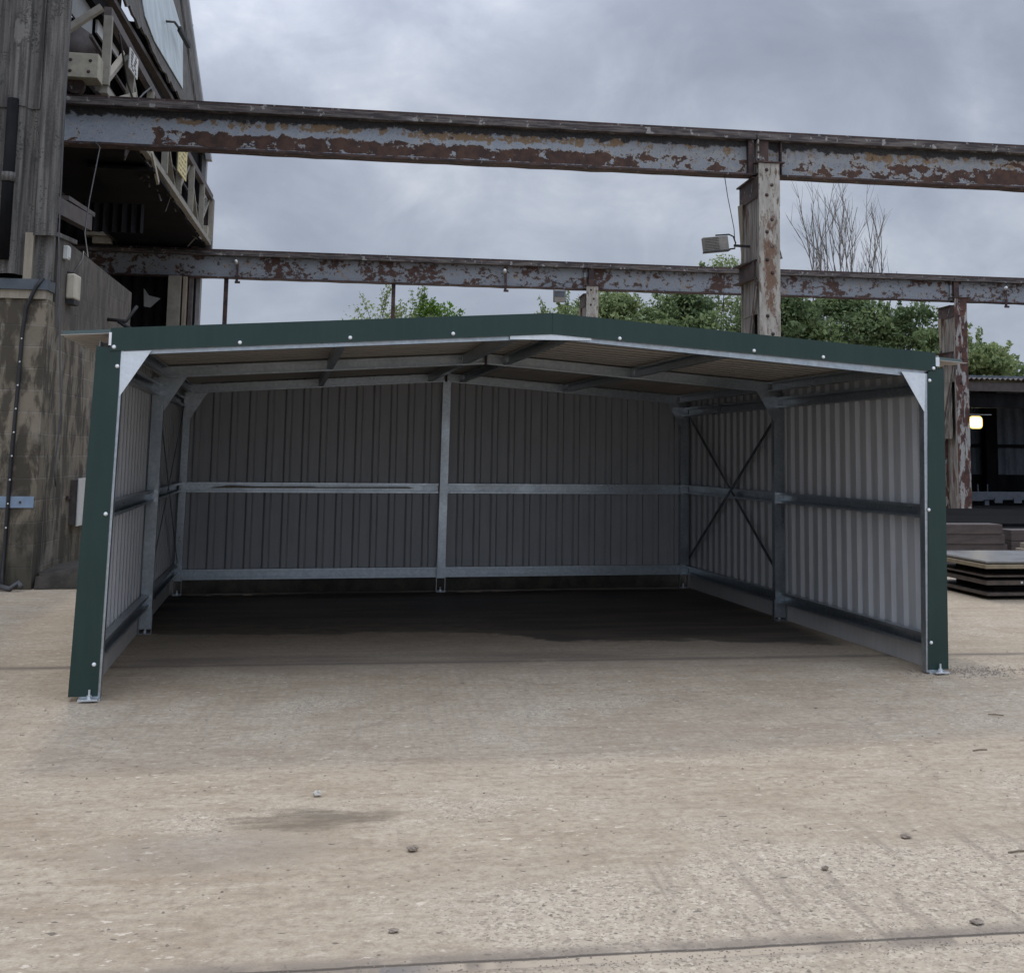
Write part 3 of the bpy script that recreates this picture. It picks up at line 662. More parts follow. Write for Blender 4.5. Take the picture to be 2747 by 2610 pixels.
seg = [(0,.0),(.03,.035),(.085,.055),(.12,.035),(.15,.03),(.225,.045),(.26,.0),(.30,-.03),(.36,-.03),(.39,.0),(.40,.075),(.46,.10),(.53,.085),(.57,.06),(.60,.0),(.66,-.02)]
def rollprof(u_start, n):
    out = []
    for k in range(n): out += [(u_start - .70*k - a, o) for a, o in seg]
    return out
R0 = [p for p in rollprof(-1.885, 1) if p[0] > -2.16]; R1 = [p for p in rollprof(-1.885, 9) if p[0] <= -2.14]
bl.part('cladding_sheet', MB().sheet(R0, lambda s:(s,VC-.03,3.92), lambda s:(s,VC-.03,12.2), (0,-1,0), .012, (0,0), 1), M['clad'])
bl.part('cladding_sheet', MB().sheet(R1, lambda s:(s,VC-.025,3.47), lambda s:(s,VC-.025,5.42), (0,-1,0), .012, (0,0), 1), M['clad'])
bl.part('cladding_sheet', MB().sheet(R1, lambda s:(s,VC-.045,5.38), lambda s:(s,VC-.045,12.2), (0,-1,0), .012, (0,0), 1), M['clad'])
bl.part('downpipe', MB().tube([(-2.405,VC-.15,3.62),(-2.405,VC-.15,5.45)], .062, 14), M['soot'], None, True)
bl.part('downpipe_collar', MB().tube([(-2.405,VC-.15,4.50),(-2.405,VC-.15,4.60)], .075, 14), M['clad'], None, True)
# shell behind the cladding
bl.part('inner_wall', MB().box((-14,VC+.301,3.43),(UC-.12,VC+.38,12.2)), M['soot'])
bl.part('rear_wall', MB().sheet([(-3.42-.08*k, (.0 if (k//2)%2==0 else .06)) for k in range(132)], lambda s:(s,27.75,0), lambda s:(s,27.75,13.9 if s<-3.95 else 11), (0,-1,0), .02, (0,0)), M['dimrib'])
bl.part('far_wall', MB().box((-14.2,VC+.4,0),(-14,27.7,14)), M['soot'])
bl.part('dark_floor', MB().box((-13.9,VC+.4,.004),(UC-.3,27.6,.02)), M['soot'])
bl.part('roof', MB().prism([(-14.2,VC,13.0),(-9,VC,16.5),(-4.5,VC,16.6),(-4.5,VC,16.75),(-9,VC,16.65),(-14.2,VC,13.2)], (0,21.5,0)), M['clad'])
def slope_u(z): return -3.30 - .18*(z-10)
def slab(poly, th=.04, off=0.0):
    return MB().prism([(slope_u(z)+off,v,z) for v,z in poly], (-th,0,0))
# leaning upper side: ragged cladding with the big dirty sheet of plastic
rg = random.Random(5); low = [(16-9.6+20.8*i/70, 10.12 + rg.uniform(-.10,.12)) for i in range(71)]
bl.part('upper_cladding', slab(low + [(27.2,16.5),(6.4,16.5)], .05), M['clad'])
bl.part('plastic_sheet', slab([(17.4,13.2),(17.97,10.64),(18.9,10.42),(22.86,10.55),(24.61,12.57),(23.29,13.1)], .02, .03), M['trans'])
bl.part('verge_trim', slab([(27.0,9.75),(27.32,9.75),(27.32,16.5),(27.0,16.5)], .14, .05), M['greypanel'])
bl.part('verge_trim', slab([(25.3,10.1),(25.4,10.1),(25.4,16.5),(25.3,16.5)], .05, .06), M['clad'])
bl.part('corner_stanchion', MB().box((-3.47,27.2,0),(-3.36,27.5,10.0)), M['greypanel'])
bl.part('stanchion', MB().box((-4.13,26.6,0),(-3.80,26.85,6.34)), M['cream'])
bl.part('stanchion', MB().box((-3.75,26.7,0),(-3.66,27.0,6.34)), M['timber'])
bl.part('stanchion', MB().box((-3.62,26.9,0),(-3.52,27.1,6.34)), M['brown'])
bl.part('eaves_beam', MB().box((-3.75,VC+.4,9.55),(-3.55,27.6,9.9)), M['soot'])
bl.part('sheeting_rail', MB().box((-3.62,VC+.4,9.98),(-3.44,27.6,10.08)), M['brown'])
bl.part('far_plate', MB().prism([(-4.75,26.5,5.95),(-4.72,26.5,5.45),(-4.55,26.5,5.42),(-4.3,26.5,5.68),(-4.6,26.5,5.75)], (0,.02,0)), M['greypanel'])
# pale panels seen through the crane
for v0, v1, z0, z1, m in ((13.2,14.8,9.0,11,'greypanel'),(15.2,15.75,9.3,11.5,'palepanel'),(16.4,17.05,9.4,11.5,'palepanel')):
    bl.part('side_panel', MB().box((-3.72,v0,z0),(-3.68,v1,z1)), M[m])
# ribbed inner cladding low in the bay
mb = MB().sheet([(-4.9+.05*k, .05*math.sin(k*PI/2)) for k in range(27)], lambda s:(s,20,6.35), lambda s:(s,20,7.0), (0,-1,0), .02, (0,0))
bl.part('inner_cladding', mb, M['dimrib'])
for a, b_, w, h, m in (((-2.5,9.0,4.90),(-2.5,10.5,4.96),.10,.06,'brown'),((-2.5,8.2,4.68),(-2.5,10.3,4.80),.12,.22,'brown')):
    bl.part('bracket_beam', MB().bar(a,b_,w,h), M[m])

# ------------------------------------------------------------------ overhead crane parked in the building
cr = Thing('overhead_crane', (-3,12,ZT), 'cream lattice overhead crane bridge parked across both runway beams', 'crane')
def lattice(u, vs, zt, zb, mat):
    top = MB().bar((u,vs[0],zt),(u,vs[-1],zt),.12,.16); cr.part('top_chord', top, M['brown'])
    bot = MB().bar((u,vs[0],zb),(u,vs[-1],zb),.12,.13); cr.part('bottom_chord', bot, M[mat])
    for i, v in enumerate(vs):
        cr.part('lattice_post', MB().bar((u+.02,v,zb+.06),(u+.02,v,zt-.08),.10,.13,(1,0,0)), M[mat])
        if i:
            a, b = (vs[i-1],zb) if i % 2 else (vs[i-1],zt), (v,zt) if i % 2 else (v,zb)
            cr.part('lattice_diagonal', MB().bar((u-.07,a[0],a[1]),(u-.07,b[0],b[1]),.08,.12,(1,0,0)), M[mat])
vs = [12.2 + 14.9*i/7 for i in range(8)]
lattice(-2.92, vs, 8.66, 7.36, 'cream'); lattice(-5.4, vs, 8.66, 7.36, 'brown')
cr.part('walkway', MB().box((-5.3,12.3,7.24),(-3.02,27.3,7.28)), M['soot'])
for k in range(5):
    v = 13.5 + 3.0*k; cr.part('cross_beam', MB().box((-5.34,v,7.29),(-3.0,v+.16,7.42)), M['soot'])
for v in (12.0, 27.0):
    cr.part('end_carriage', MB().box((-6.2,v-.24,7.40),(-2.93,v+.22,7.80)).box((-6.0,v-.12,7.2),(-5.5,v+.12,7.398)), M['creamr'], bev=.012)
    cr.part('wheel', MB().tube([(-3.3,v-.07,7.32),(-3.3,v+.07,7.32)], .14, 16), M['rust'])
for du, dz in ((-3.35,7.68),(-3.05,7.68),(-3.35,7.50),(-3.07,7.50)): cr.part('bolt', MB().disc((du,11.76,dz), (0,-1,0), .03, .02, 6), M['rust'])
cr.part('raking_strut', MB().bar((-3.9,11.9,7.85),(-2.95,11.9,8.62),.10,.12,(0,1,0)), M['cream'])
cr.part('platform_plate', MB().box((-4.1,16.9,7.10),(-2.85,19.2,7.16)), M['soot'])
cr.part('end_panel', MB().box((-3.12,27.2,7.20),(-2.86,27.5,8.66)), M['brown'])
rc = random.Random(12)
for k in range(7):
    v = 12.9 + 2.0*k; cr.part('platform_bracket', MB().bar((-2.98,v,7.30),(-3.5,v+.5,7.9),.06,.08), M['brown'])
for z in (7.85, 8.25): cr.part('conductor_rail', MB().box((-3.22,12.3,z),(-3.17,27.0,z+.05)), M['brown'])
cr.part('loose_cable', MB().tube([(-2.84,12.8,8.5),(-2.82,13.6,7.9),(-2.82,14.4,7.75),(-2.84,15.3,8.2),(-2.85,16.2,8.6)], .018, 6), M['black'], None, True)
cr.part('motor', MB().tube([(-3.6,13.0,8.3),(-3.6,14.0,8.3)], .35, 16), M['brown'], None, True)
cr.part('raking_strut', MB().bar((-2.86,13.2,7.45),(-2.86,14.6,7.95),.05,.14), M['creamr'])
cr.part('raking_strut', MB().bar((-2.86,16.6,7.42),(-2.86,17.6,7.0),.05,.10), M['creamr'])
for k in range(16):
    v = 12.6+rc.random()*14; L = rc.uniform(.12,.5); cr.part('rag', MB().bar((-2.98-rc.random()*.3,v,7.30),(-2.98-rc.random()*.3,v+rc.uniform(-.1,.1),7.30-L),.05,.02), M['brown'])
cr.o.rotation_euler[2] += .023; cr.o.location += G(.10,0)
def markplate(name, u, v0, v1, z0, z1, mat, label, seed):
    t = Thing(name, (u,v0,z0), label, 'sign'); t.part('panel', MB().box((u,v0,z0),(u+.02,v1,z1)), M[mat])
    r = random.Random(seed); b = MB(); n = 6
    for i in range(n):
        z = z1 - (z1-z0)*(i+.8)/(n+.6); v = v0+.08
        while v < v1-.2:
            L = r.uniform(.06,.2); b.box((u+.0205,v,z-.02),(u+.023,min(v+L,v1-.06),z+.02)); v += L + r.uniform(.07,.18)
    t.part('lettering', b, M['tanplate' if mat == 'yellow' else 'brown'])
    return t
markplate('warning_sign', -2.90, 19.85, 21.0, 7.78, 8.5, 'yellow', 'yellow board with faded dark marks on the crane lattice below the nearer beam', 1)
markplate('notice_plate', -2.74, 13.55, 14.25, 8.15, 8.52, 'white', 'small pale slotted plate on the crane lattice above the nearer beam', 2)

t = Thing('wall_light', (-3.55,21.9,11.7), 'small black lamp on a bent arm in front of the plastic sheet', 'lamp')
t.part('arm', MB().tube([(-3.62,21.3,11.72),(-3.45,21.7,11.86),(-3.40,22.1,11.84)], .03, 8), M['black'], None, True)
t.part('head', MB().bar((-3.40,22.1,11.84),(-3.30,23.0,11.70),.10,.14), M['black'], bev=.02)
# ------------------------------------------------------------------ things fixed to the old building
def U1(v, z, u=UC+.006): return (u, v, z)
t = Thing('wall_lamp', (UC,7.2,3.3), 'stained cream lamp casing upright on the block side wall', 'lamp')
t.part('casing', MB().box((UC+.003,7.02,3.30),(UC+.11,7.30,3.60)), M['creambox'], bev=.02); t.part('end_cap', MB().box((UC+.01,7.04,3.24),(UC+.10,7.28,3.298)), M['black'])
t = Thing('switch_box', (UC,6.9,3.75), 'tiny white box near the top corner of the block side wall', 'box')
t.part('case', MB().box((UC+.003,6.80,3.74),(UC+.06,6.92,3.90)), M['white'], bev=.008); t.part('lid', MB().box((UC+.061,6.82,3.76),(UC+.068,6.90,3.88)), M['white'])
t = Thing('metal_cabinet', (UC,8.2,.6), 'flat grey galvanised cabinet on the side wall behind the left shed post', 'cabinet')
t.part('case', MB().box((UC+.003,7.80,.62),(UC+.09,8.75,1.16)), M['brown']); t.part('door', MB().box((UC+.091,7.78,.60),(UC+.105,8.77,1.18)), M['galvb'], bev=.003)
t.part('hinge', MB().box((UC+.003,7.60,.93),(UC+.03,7.775,.97)), M['rust'])
t = Thing('pipe_hook', (UC,9.6,3.3), 'black bent pipe bracket on the side wall above the shed roof', 'bracket')
t.part('arm', MB().tube([(UC,9.3,3.30),(UC+.25,9.3,3.28),(UC+.32,9.35,3.42),(UC+.36,9.4,3.50)], .025, 8), M['black'], None, True); t.part('foot', MB().tube([(UC+.15,9.3,3.28),(UC+.30,9.35,3.18)], .03, 8), M['black'], None, True)
single('hanging_cable', MB().tube([(-1.86,6.25,7.2),(-1.87,6.25,5.4),(-1.85,6.26,3.89),(-1.80,6.26,3.18),(-1.76,6.27,2.48),(-1.72,6.28,1.91),(-1.76,6.29,1.30),(-1.73,6.29,1.12)], .009, 6), M['cable'], (-1.86,6.25,1.1), 'long thin grey cable hanging down the corner of the block wall', 'cable', smooth=True)
single('looped_cable', MB().tube([(-2.72,11.4,6.28),(-2.46,10.6,6.0),(-2.33,9.6,5.0),(-2.2,8.9,4.4),(-2.0,8.3,3.99),(-1.93,7.75,3.98),(-1.90,7.6,3.85),(-1.92,7.3,3.65),(-1.93,7.05,3.62)], .010, 6), M['black'], (-2,8,3.6), 'dark looped cable hanging inside the opening over the side wall', 'cable', smooth=True)
cp = [(-1.99,VC-.06,3.44),(-2.06,VC-.07,3.33),(-2.16,VC-.03,3.10),(-2.185,VC-.025,2.83),(-2.20,VC-.02,2.1),(-2.22,VC-.02,1.33),(-2.225,VC-.02,.5),(-2.235,VC-.03,.15),(-2.20,VC-.1,.03)]
t = Thing('wall_conduit', (-2.2,VC,0), 'dark armoured conduit with white clips running down the front block wall', 'conduit')
t.part('pipe', MB().tube(cp, .022, 8), M['black'], None, True)
for k in range(9):
    z = 2.75 - .26*k; t.part('clip', MB().disc((-2.185-.014*(k/3),VC-.042,z), (0,-1,0), .011, .008, 8), M['white'])
single('cable_end', MB().tube([(-2.23,VC-.12,.05),(-2.1,VC-.2,.03),(-2.02,VC-.15,.09),(-1.98,VC-.22,.05)], .03, 8), M['cable'], (-2.1,VC-.15,0), 'crumpled grey hose end on the ground at the foot of the block wall', 'hose', smooth=True)
t = Thing('wall_strip', (-2.2,VC,.88), 'pale blue flat strip bolted across the front block wall', 'plate')
t.part('strip', MB().box((-3.4,VC-.016,.885),(UC-.02,VC-.004,1.01)), M['blue'], bev=.002)
for u in (-2.36,-2.10): t.part('bolt', MB().disc((u,VC-.016,.945), (0,-1,0), .017, .01, 6), M['rust'])

# ------------------------------------------------------------------ open building at the right
rb = Thing('open_building', (22,29,0), 'dark open-fronted building with a corrugated roof edge behind the steel stacks', 'building')
rb.part('roof', MB().sheet([(19.0+.045*k, .03*math.sin(k*PI/2)) for k in range(260)], lambda s:(s,28.7,4.14), lambda s:(s,37,4.35), (0,0,1), .02, (0,0)), M['brown'])
rb.part('fascia_beam', MB().box((19.2,28.85,3.74),(31,29.05,4.04)), M['brown'], bev=.01)
rb.part('lintel_beam', MB().box((19.2,29.1,3.22),(31,29.4,3.70)), M['soot'])
rb.part('tie_rod', MB().box((20.4,29.0,2.975),(21.3,29.02,3.0)), M['greypanel'])
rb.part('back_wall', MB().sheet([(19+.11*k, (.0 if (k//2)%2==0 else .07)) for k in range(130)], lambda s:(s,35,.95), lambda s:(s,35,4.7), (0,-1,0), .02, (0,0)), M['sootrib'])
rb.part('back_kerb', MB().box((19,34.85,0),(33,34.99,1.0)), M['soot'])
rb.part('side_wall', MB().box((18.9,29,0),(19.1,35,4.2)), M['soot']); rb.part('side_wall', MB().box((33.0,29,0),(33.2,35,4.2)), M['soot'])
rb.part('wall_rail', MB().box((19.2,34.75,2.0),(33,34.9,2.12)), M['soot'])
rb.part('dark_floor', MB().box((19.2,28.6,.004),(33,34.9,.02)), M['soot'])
rb.part('post', MB().box((23.9,34.4,0),(24.35,34.8,4.5)), M['soot'])
t = Thing('steel_trestle', (23,31,0), 'grey steel trestle frame standing inside the dark building', 'frame')
t.part('beam', MB().box((21.5,30.9,.20),(29,31.2,.47)).box((21.45,30.85,.16),(21.9,30.895,.30)), M['oldsteel'], bev=.01)
for u in (22.0, 25.0, 28.0): t.part('leg', MB().box((u,30.95,0),(u+.15,31.15,.199)), M['oldsteel'])
for u in (21.75, 22.1): t.part('stop', MB().box((u,30.95,.471),(u+.03,31.0,.72)), M['oldsteel'])
for u in (22.3, 23.0, 23.6): t.part('gusset', MB().box((u,30.84,.10),(u+.28,30.893,.26)), M['oldsteel'])
for k, (u0, v0) in enumerate(((13.4,17.2),(13.55,17.6))):  # low slabs put in to make this stretch of yard black
    single('plate_pile', MB().box((u0,v0-1.6*(k==0),.0 + .07*k),(31,26.0-.5*k,.065 + .07*k)), M['darkplate'], (u0,v0,0),
        ('lowest black steel sheet lying on the yard before the open building','upper black steel sheet lying on the yard before the open building')[k], 'steel sheet', 'black sheets on the yard', bev=.004)

# steel stacks at the right edge
gp = 'flat steel plates in the stack'
def plate(u0, v0, u1, v1, z0, z1, mat, lab):
    single('steel_plate', MB().box((u0,v0,z0),(u1,v1,z1)), M[mat], ((u0+u1)/2,v0,z0), lab, 'steel plate', gp, bev=.003)
plate(8.36,4.62,11.4,6.14,.408,.43,'steel','smooth grey top plate of the stack beside the right shed post')
plate(8.34,4.60,11.4,6.16,.350,.395,'tanplate','tan edged plate directly under the grey top plate')
plate(8.37,4.66,11.3,6.15,.255,.275,'platedge','thin rusty plate in the middle of the stack')
plate(8.40,4.70,11.4,6.12,.165,.215,'platedge','thick brown plate below the thin middle plate, with a white dab')
plate(8.42,4.74,11.5,6.20,.045,.080,'platedge','lowest rusty plate of the stack close to the concrete')
single('paint_mark', MB().box((8.80,4.694,.18),(8.825,4.699,.205)), M['white'], (8.8,4.69,.18), 'white paint dab on the thick brown plate edge', 'mark')
for i, (z0, z1) in enumerate(((0,.044),(.081,.164),(.276,.349))):
    for j, v in enumerate((4.95, 5.75)):
        single('timber_bearer', MB().box((8.62,v,z0),(11.2,v+.12,z1)), M['soot'], (9,v,z0),
            ('front','rear')[j] + (' dark bearer under the lowest plate of the stack',' dark bearer between the lowest and the thick brown plate',' dark bearer between the thin middle plate and the tan edged plate')[i], 'bearer', 'bearers in the plate stack')
names = ('top','upper','lower','bottom')
for i in range(4):
    z1 = .585-.146*i; single('steel_billet', MB().box((9.0-.02*(i%2),9.0+.01*(i%3),z1-.143),(10.9+.04*i,9.40,z1)), M['billet'], (10,9,z1-.143),
        names[i] + ' rusty brown billet of the taller pile behind the plate stack', 'billet', 'billets in the taller pile', bev=.006)
for i in range(3):
    z1 = .50-.165*i; single('steel_billet', MB().box((11.06,9.05,z1-.16),(13.5,9.45,z1)), M['billet'], (11.1,9.05,z1-.16),
        ('top','middle','bottom')[i] + ' brown billet of the lower pile at the right edge', 'billet', 'billets in the lower pile', bev=.006)
for i in range(2): single('timber_plank', MB().box((11.0-.07*i,8.45,.345-.075*i-.07),(13,8.7,.345-.075*i)), M['timber'], (11.1,8.45,.2), ('upper','lower')[i] + ' pale sawn plank in front of the lower billet pile', 'plank', 'pale planks', bev=.004)
single('plank_rest', MB().box((11.15,8.48,0),(11.3,8.68,.197)), M['soot'], (11.2,8.5,0), 'dark block under the pale planks at the right edge', 'block')

# ------------------------------------------------------------------ trees
def leaves(mb, centre, rad, n, size, rnd, flat=.0):
    cx, cy, cz = centre
    for _ in range(n):
        while True:
            a = [rnd.uniform(-1,1) for _ in range(3)]; d = math.sqrt(sum(q*q for q in a))
            if .05 < d <= 1: break
        k = d**-.45 if rnd.random() < .7 else 1
        p = Vector((cx+a[0]*k*rad[0], cy+a[1]*k*rad[1], cz+a[2]*k*rad[2]))
        s = size*rnd.uniform(.6,1.35); n1 = Vector((rnd.gauss(0,1),rnd.gauss(0,1),rnd.gauss(0,1)+.5)).normalized()
        t1 = n1.orthogonal().normalized(); t1.rotate(Matrix.Rotation(rnd.uniform(0,6.28),3,n1)); t2 = n1.cross(t1)
        mb.add([p-t1*s, p+t2*s*.55, p+t1*s, p-t2*s*.55], [(0,1,2,3)])
def tree(name, u, v, h, rx, z0, label, mats, seed, clumps, per, lsize, loose=1.0, sprigs=22):
    r = random.Random(seed); t = Thing(name, (u,v,0), label, 'tree', 'trees behind the yard')
    tr = MB(); tr.tube([(u,v,0),(u+.1,v,h*.25),(u-.05,v+.1,h*.5),(u+.1,v,h*.72)], .22, 8, .05)
    cs = []
    for k in range(clumps):
        an = r.uniform(0,2*PI); q = r.random()**.5; z = z0 + (h-z0)*r.random()**.8
        e = math.sqrt(max(.08, 1-((z-(z0+h)/2)/((h-z0)/2))**2)) if z > (z0+h)/2 else 1
        cs.append((u+math.cos(an)*q*rx*e, v+math.sin(an)*q*rx*.7*e, z))
    cs.append((u+r.uniform(-.3,.3)*rx,v,h-.35))
    for c in cs[::3]: tr.tube([(u,v,h*.3),((u+c[0])/2+r.uniform(-.2,.2),(v+c[1])/2,(h*.35+c[2])/2),c], .05, 5, .012)
    A = [MB() for _ in mats]
    for i, c in enumerate(cs):
        s = r.uniform(.45,.95)*loose; kk = r.choice((.62,.8,1.0)); leaves(A[i % len(mats)], c, (s*1.15,s,s*.72), int(per/kk**1.3), lsize*kk, r)
    for k in range(sprigs):                                 # thin shoots beyond the outline
        c = cs[r.randrange(len(cs))]; d = Vector((c[0]-u, (c[1]-v)*.4, max(.2,c[2]-(z0+h)/2))).normalized(); L = r.uniform(.5,1.1)
        e = Vector(c)+d*(L+.5); tr.tube([c, Vector(c)+d*L*.6+Vector((0,0,.1)), e], .016, 4, .005)
        for j in range(5): leaves(A[k % len(mats)], Vector(c)+d*(.5+L*j/5), (.16,.16,.13), 7, lsize*.8, r)
    t.part('trunk', tr, M['bark'])
    for m, a in zip(mats, A):
        if a.v: t.part('crown', a, M[m])
    return t
TR = [
 (9.9, 48, 8.15, 1.3, 3, 'loose pale shrubby tree left of the trees, beside the far streaked column', ['leafl','leafm'], 11, 22, 150, .10),
 (12.5,50, 9.1, 3.0, 1.4, 'broad mid green tree under the far beam, left of the tall cream column', ['leafm','leafl'], 12, 112, 117, .15),
 (16.2,51, 9.6, 3.1, 1.4, 'dark green tree just left of the tall cream column', ['leaf','leafm'], 13, 118, 117, .15),
 (19.3,55, 12.2, 1.9, 4, 'taller light tree peeping above the far beam by the large floodlight', ['leafl','leafm'], 14, 36, 110, .13),
 (21.0,50, 9.7, 3.1, 1.4, 'dark dense tree just right of the tall cream column', ['leaf','leafm'], 15, 118, 117, .15),
 (24.8,51, 9.7, 3.2, 1.4, 'wide green tree below the bare branches', ['leafm','leaf'], 16, 122, 117, .15),
 (28.6,51, 9.0, 3.0, 1.4, 'bushy dark tree left of the far right column', ['leaf','leafm'], 17, 108, 117, .15),
 (31.6,50, 7.2, 2.3, 2.5, 'low blossoming tree right of the far right column over the open building', ['leafm','leafl'], 18, 60, 117, .15),
 (34.5,52, 6.6, 2.5, 2.2, 'rightmost low tree tapering down over the roof of the open building', ['leafm','leaf'], 19, 55, 111, .15),
 (1.5, 50, 8.3, 1.25, 5.5, 'thin airy sapling with sparse leaves behind the shed ridge at left', ['leafl'], 20, 26, 44, .09),
 (3.9, 51, 8.55, 1.15, 5.5, 'small fresh green rounded tree next to the airy sapling', ['leafy','leafm'], 21, 26, 150, .10)]
for a in TR: tree('leafy_tree', *a)
# bare tree
def bare():
    r = random.Random(4); u, v = 28.4, 60; t = Thing('bare_tree', (u,v,0), 'leafless tree with fine upright branches above the far beam', 'tree')
    tr = MB().tube([(u,v,0),(u+.1,v,4),(u,v,8.5)], .28, 8, .14); t.part('trunk', tr, M['twig'])
    b = MB()
    def grow(p, d, L, rad, lev):
        pts = [p]; q = Vector(p)
        for i in range(5):
            d = (d + Vector((r.gauss(0,.09),r.gauss(0,.09),.06))).normalized(); q = q + d*L/5; pts.append(Vector(q))
        b.tube(pts, rad, 5, rad*.35)
        if lev:
            for i in (1,2,3,3,4):
                if r.random() < .85:
                    s = r.choice((-1,1)); grow(pts[i], (d + Vector((s*r.uniform(.15,.42),r.uniform(-.3,.3),r.uniform(0,.3)))).normalized(), L*r.uniform(.28,.48), rad*.5, lev-1)
    for k in range(19):
        f = (k+.5)/19*2-1; x0 = u + f*2.3
        L = 8.9 - 2.4*abs(f)**1.6 - (1.6 if k in (0,18) else 0) + r.uniform(-.8,.5)
        grow(Vector((x0,v+r.uniform(-.8,.8),8.3)), Vector((f*.13+r.uniform(-.05,.05),r.uniform(-.1,.1),1)).normalized(), L, .050, 2)
    t.part('crown', b, M['twig'])
bare()

# ------------------------------------------------------------------ loose bits on the yard
def stone(x, y, s, flat, mat, label, seed, cat='stone'):
    r = random.Random(seed); b = MB(); n, m = 9, 5; vs = []
    for j in range(m+1):
        ph = PI*j/m
        for i in range(n):
            an = 2*PI*i/n; k = .68*s*(1+r.uniform(-.3,.3))
            vs.append((x+k*math.sin(ph)*math.cos(an)*1.25, y+k*math.sin(ph)*math.sin(an), max(0.001, s*flat*.8+k*flat*math.cos(ph))))
    fs = [(j*n+i,j*n+(i+1)%n,(j+1)*n+(i+1)%n,(j+1)*n+i) for j in range(m) for i in range(n)]
    b.add(vs, fs); single('stone', b, M[mat], (x,y,0), label, cat, 'loose stones on the concrete', 'W')
stone(1.74,-3.23,.028,.5,'stone','dark lumpy clod lying on the concrete near the middle front',1)
stone(3.71,-3.44,.030,.35,'stone','flat brown pebble on the concrete at the front right',2)
stone(1.40,-2.39,.022,.8,'stonel','whitish pebble just behind the dark oil stain',3)
stone(3.22,-3.74,.016,.7,'stone','small grey pebble in front of the flat brown pebble',4)
stone(3.49,-4.33,.026,.4,'stone','flat grey pebble next to the slab joint at the bottom right',5)
stone(1.60,-4.02,.020,.4,'stone','dark chip on the concrete near the bottom joint, left of middle',6)
stone(4.42,-1.0,.014,.5,'stone','tiny dark pebble on the concrete inside the shed mouth',7)
for (x, y, L, an, lab) in ((4.83,-2.16,.09,.1,'short straw lying on the light concrete before the right post'),(4.06,-3.70,.10,.0,'thin straw near the right edge of the concrete'),(5.42,-1.37,.09,-.5,'dark bent twig on the concrete by the right post')):
    dx, dy = math.cos(an)*L/2, math.sin(an)*L/2
    single('twig', MB().tube([(x-dx,y-dy,.004),(x,y+.004,.006),(x+dx,y+dy,.004)], .0035, 5), M['straw'], (x,y,0), lab, 'twig', 'straws on the concrete', 'W')
b = MB(); r = random.Random(9)
def grit(x, y, s):
    a = r.uniform(0,6.28); c, d = math.cos(a)*s, math.sin(a)*s
    b.add([(x+c,y+d,.001),(x-d,y+c,.001),(x-c,y-d,.001),(x+d,y-c,.001),(x,y,s*r.uniform(.6,1.1))], [(0,1,4),(1,2,4),(2,3,4),(3,0,4)])
for k in range(420): grit(6.15+r.gauss(0,.28), .02+r.gauss(0,.10), r.uniform(.004,.011))
for k in range(1500): grit(r.uniform(-1,7), r.uniform(-4.6,1.2), r.choice((.003,.004,.005,.007)))
for k in range(900): u = r.uniform(.4,4.6); p = G(u,-4.20+r.gauss(0,.035)); grit(p.x, p.y, r.uniform(.0015,.0042))
single('gravel', b, M['stone'], (0,0,0), None, None, frame='W', kind='stuff')

# ------------------------------------------------------------------ sky, sun, camera
SUN = Vector((-.10, .78, 1.0)).normalized(); EL = math.asin(SUN.z); AZ = math.atan2(SUN.x, SUN.y)
w = bpy.data.worlds.new('World'); sc.world = w; w.use_nodes = True; nt = w.node_tree
class WN(NT):
    def __init__(s, t): s.t = t
q = WN(nt); bg = nt.nodes['Background']; wo = nt.nodes['World Output']
sky = q.n('ShaderNodeTexSky', sky_type='NISHITA', sun_disc=False, sun_elevation=EL, sun_rotation=AZ)
q.put(bg.inputs[0], sky.outputs[0]); bg.inputs[1].default_value = .10
d = q.co('Generated'); x, y, z = q.sep(d); zc = q.ma('MAXIMUM', z, 0.0); k = q.ma('ADD', zc, .30)
P = q.comb(x, y, q.ma('MULTIPLY', z, 1.55))
n1 = q.noise(q.mp(P, (1,1,1), (.35,1.7,.4)), 3.3, 9, .54, .35); n2 = q.noise(q.mp(P, (1,1,1), (3.1,.4,.2)), 7.5, 8, .58, .5)
f = q.ma('ADD', q.ma('MULTIPLY', n1, .62), q.ma('MULTIPLY', n2, .38))
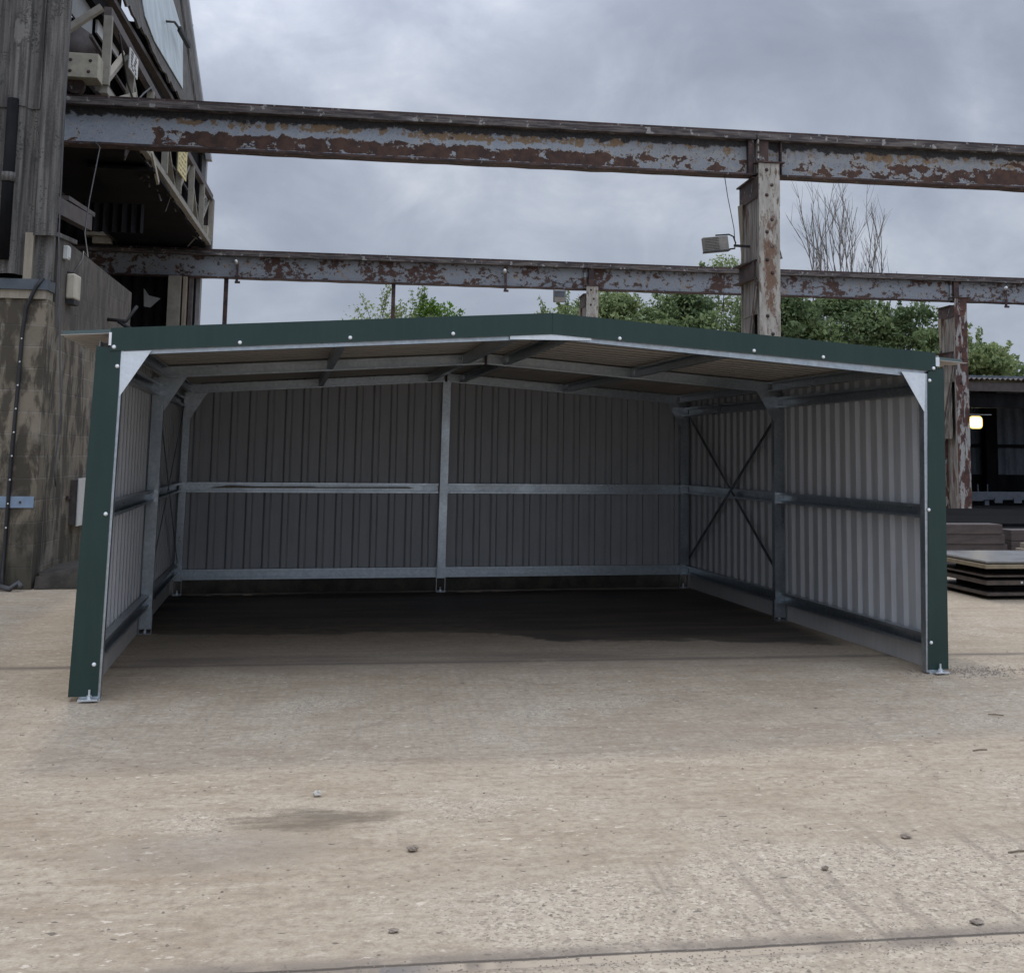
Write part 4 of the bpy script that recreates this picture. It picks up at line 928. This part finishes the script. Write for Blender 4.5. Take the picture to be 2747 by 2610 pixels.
cl = q.ramp(f, [(.34,(.222,.25,.312)),(.44,(.262,.293,.358)),(.51,(.312,.345,.412)),(.58,(.395,.427,.492)),(.67,(.555,.578,.625))])
low = q.st(z, .20, .02, 0, .55); cl = q.mix(low, cl, (.25,.29,.375))
sd = q.n('ShaderNodeVectorMath', {0: d, 1: tuple(SUN)}, operation='DOT_PRODUCT').outputs['Value']
boost = q.ma('ADD', q.st(z, .36, .9, 1.0, 3.3), q.ma('MULTIPLY', q.st(sd, .75, 1.0), 1.2))
back = q.st(y, .1, -.7, 1.0, 1.75); boost = q.ma('MULTIPLY', boost, back)
bg2 = q.n('ShaderNodeBackground', {'Color': cl, 'Strength': boost})
mx = q.n('ShaderNodeMixShader', {0: .93, 1: bg.outputs[0], 2: bg2.outputs[0]})
nt.links.new(mx.outputs[0], wo.inputs[0])
sl = bpy.data.lights.new('sun', 'SUN'); sl.energy = .62; sl.angle = math.radians(3.5); sl.color = (1,.92,.82)
so = bpy.data.objects.new('sun', sl); C.objects.link(so); so.rotation_euler = (-SUN).to_track_quat('-Z','Y').to_euler(); so.location = (0,30,40)

cam = bpy.data.cameras.new('camera'); co = bpy.data.objects.new('camera', cam); C.objects.link(co); sc.camera = co
yaw, pit, rol = .22927, .11678, .01114
F = Vector((math.sin(yaw)*math.cos(pit), math.cos(yaw)*math.cos(pit), math.sin(pit))); Rr = Vector((math.cos(yaw), -math.sin(yaw), 0)); U = Rr.cross(F)
R2 = Rr*math.cos(rol) + U*math.sin(rol); U2 = -Rr*math.sin(rol) + U*math.cos(rol)
co.matrix_world = Matrix(((R2.x,U2.x,-F.x,1.2086),(R2.y,U2.y,-F.y,-8.14966),(R2.z,U2.z,-F.z,1.52089),(0,0,0,1)))
cam.sensor_width = 36; cam.sensor_fit = 'HORIZONTAL'; cam.lens = 36*2350.47/1974
cam.shift_x = -120.42/1974; cam.shift_y = -334.8/1974; cam.clip_end = 600; cam.clip_start = .05

sc.view_settings.view_transform = 'Standard'; sc.view_settings.look = 'None'; sc.view_settings.exposure = .32; sc.view_settings.gamma = 1
sc.cycles.use_denoising = True; sc.cycles.max_bounces = 8
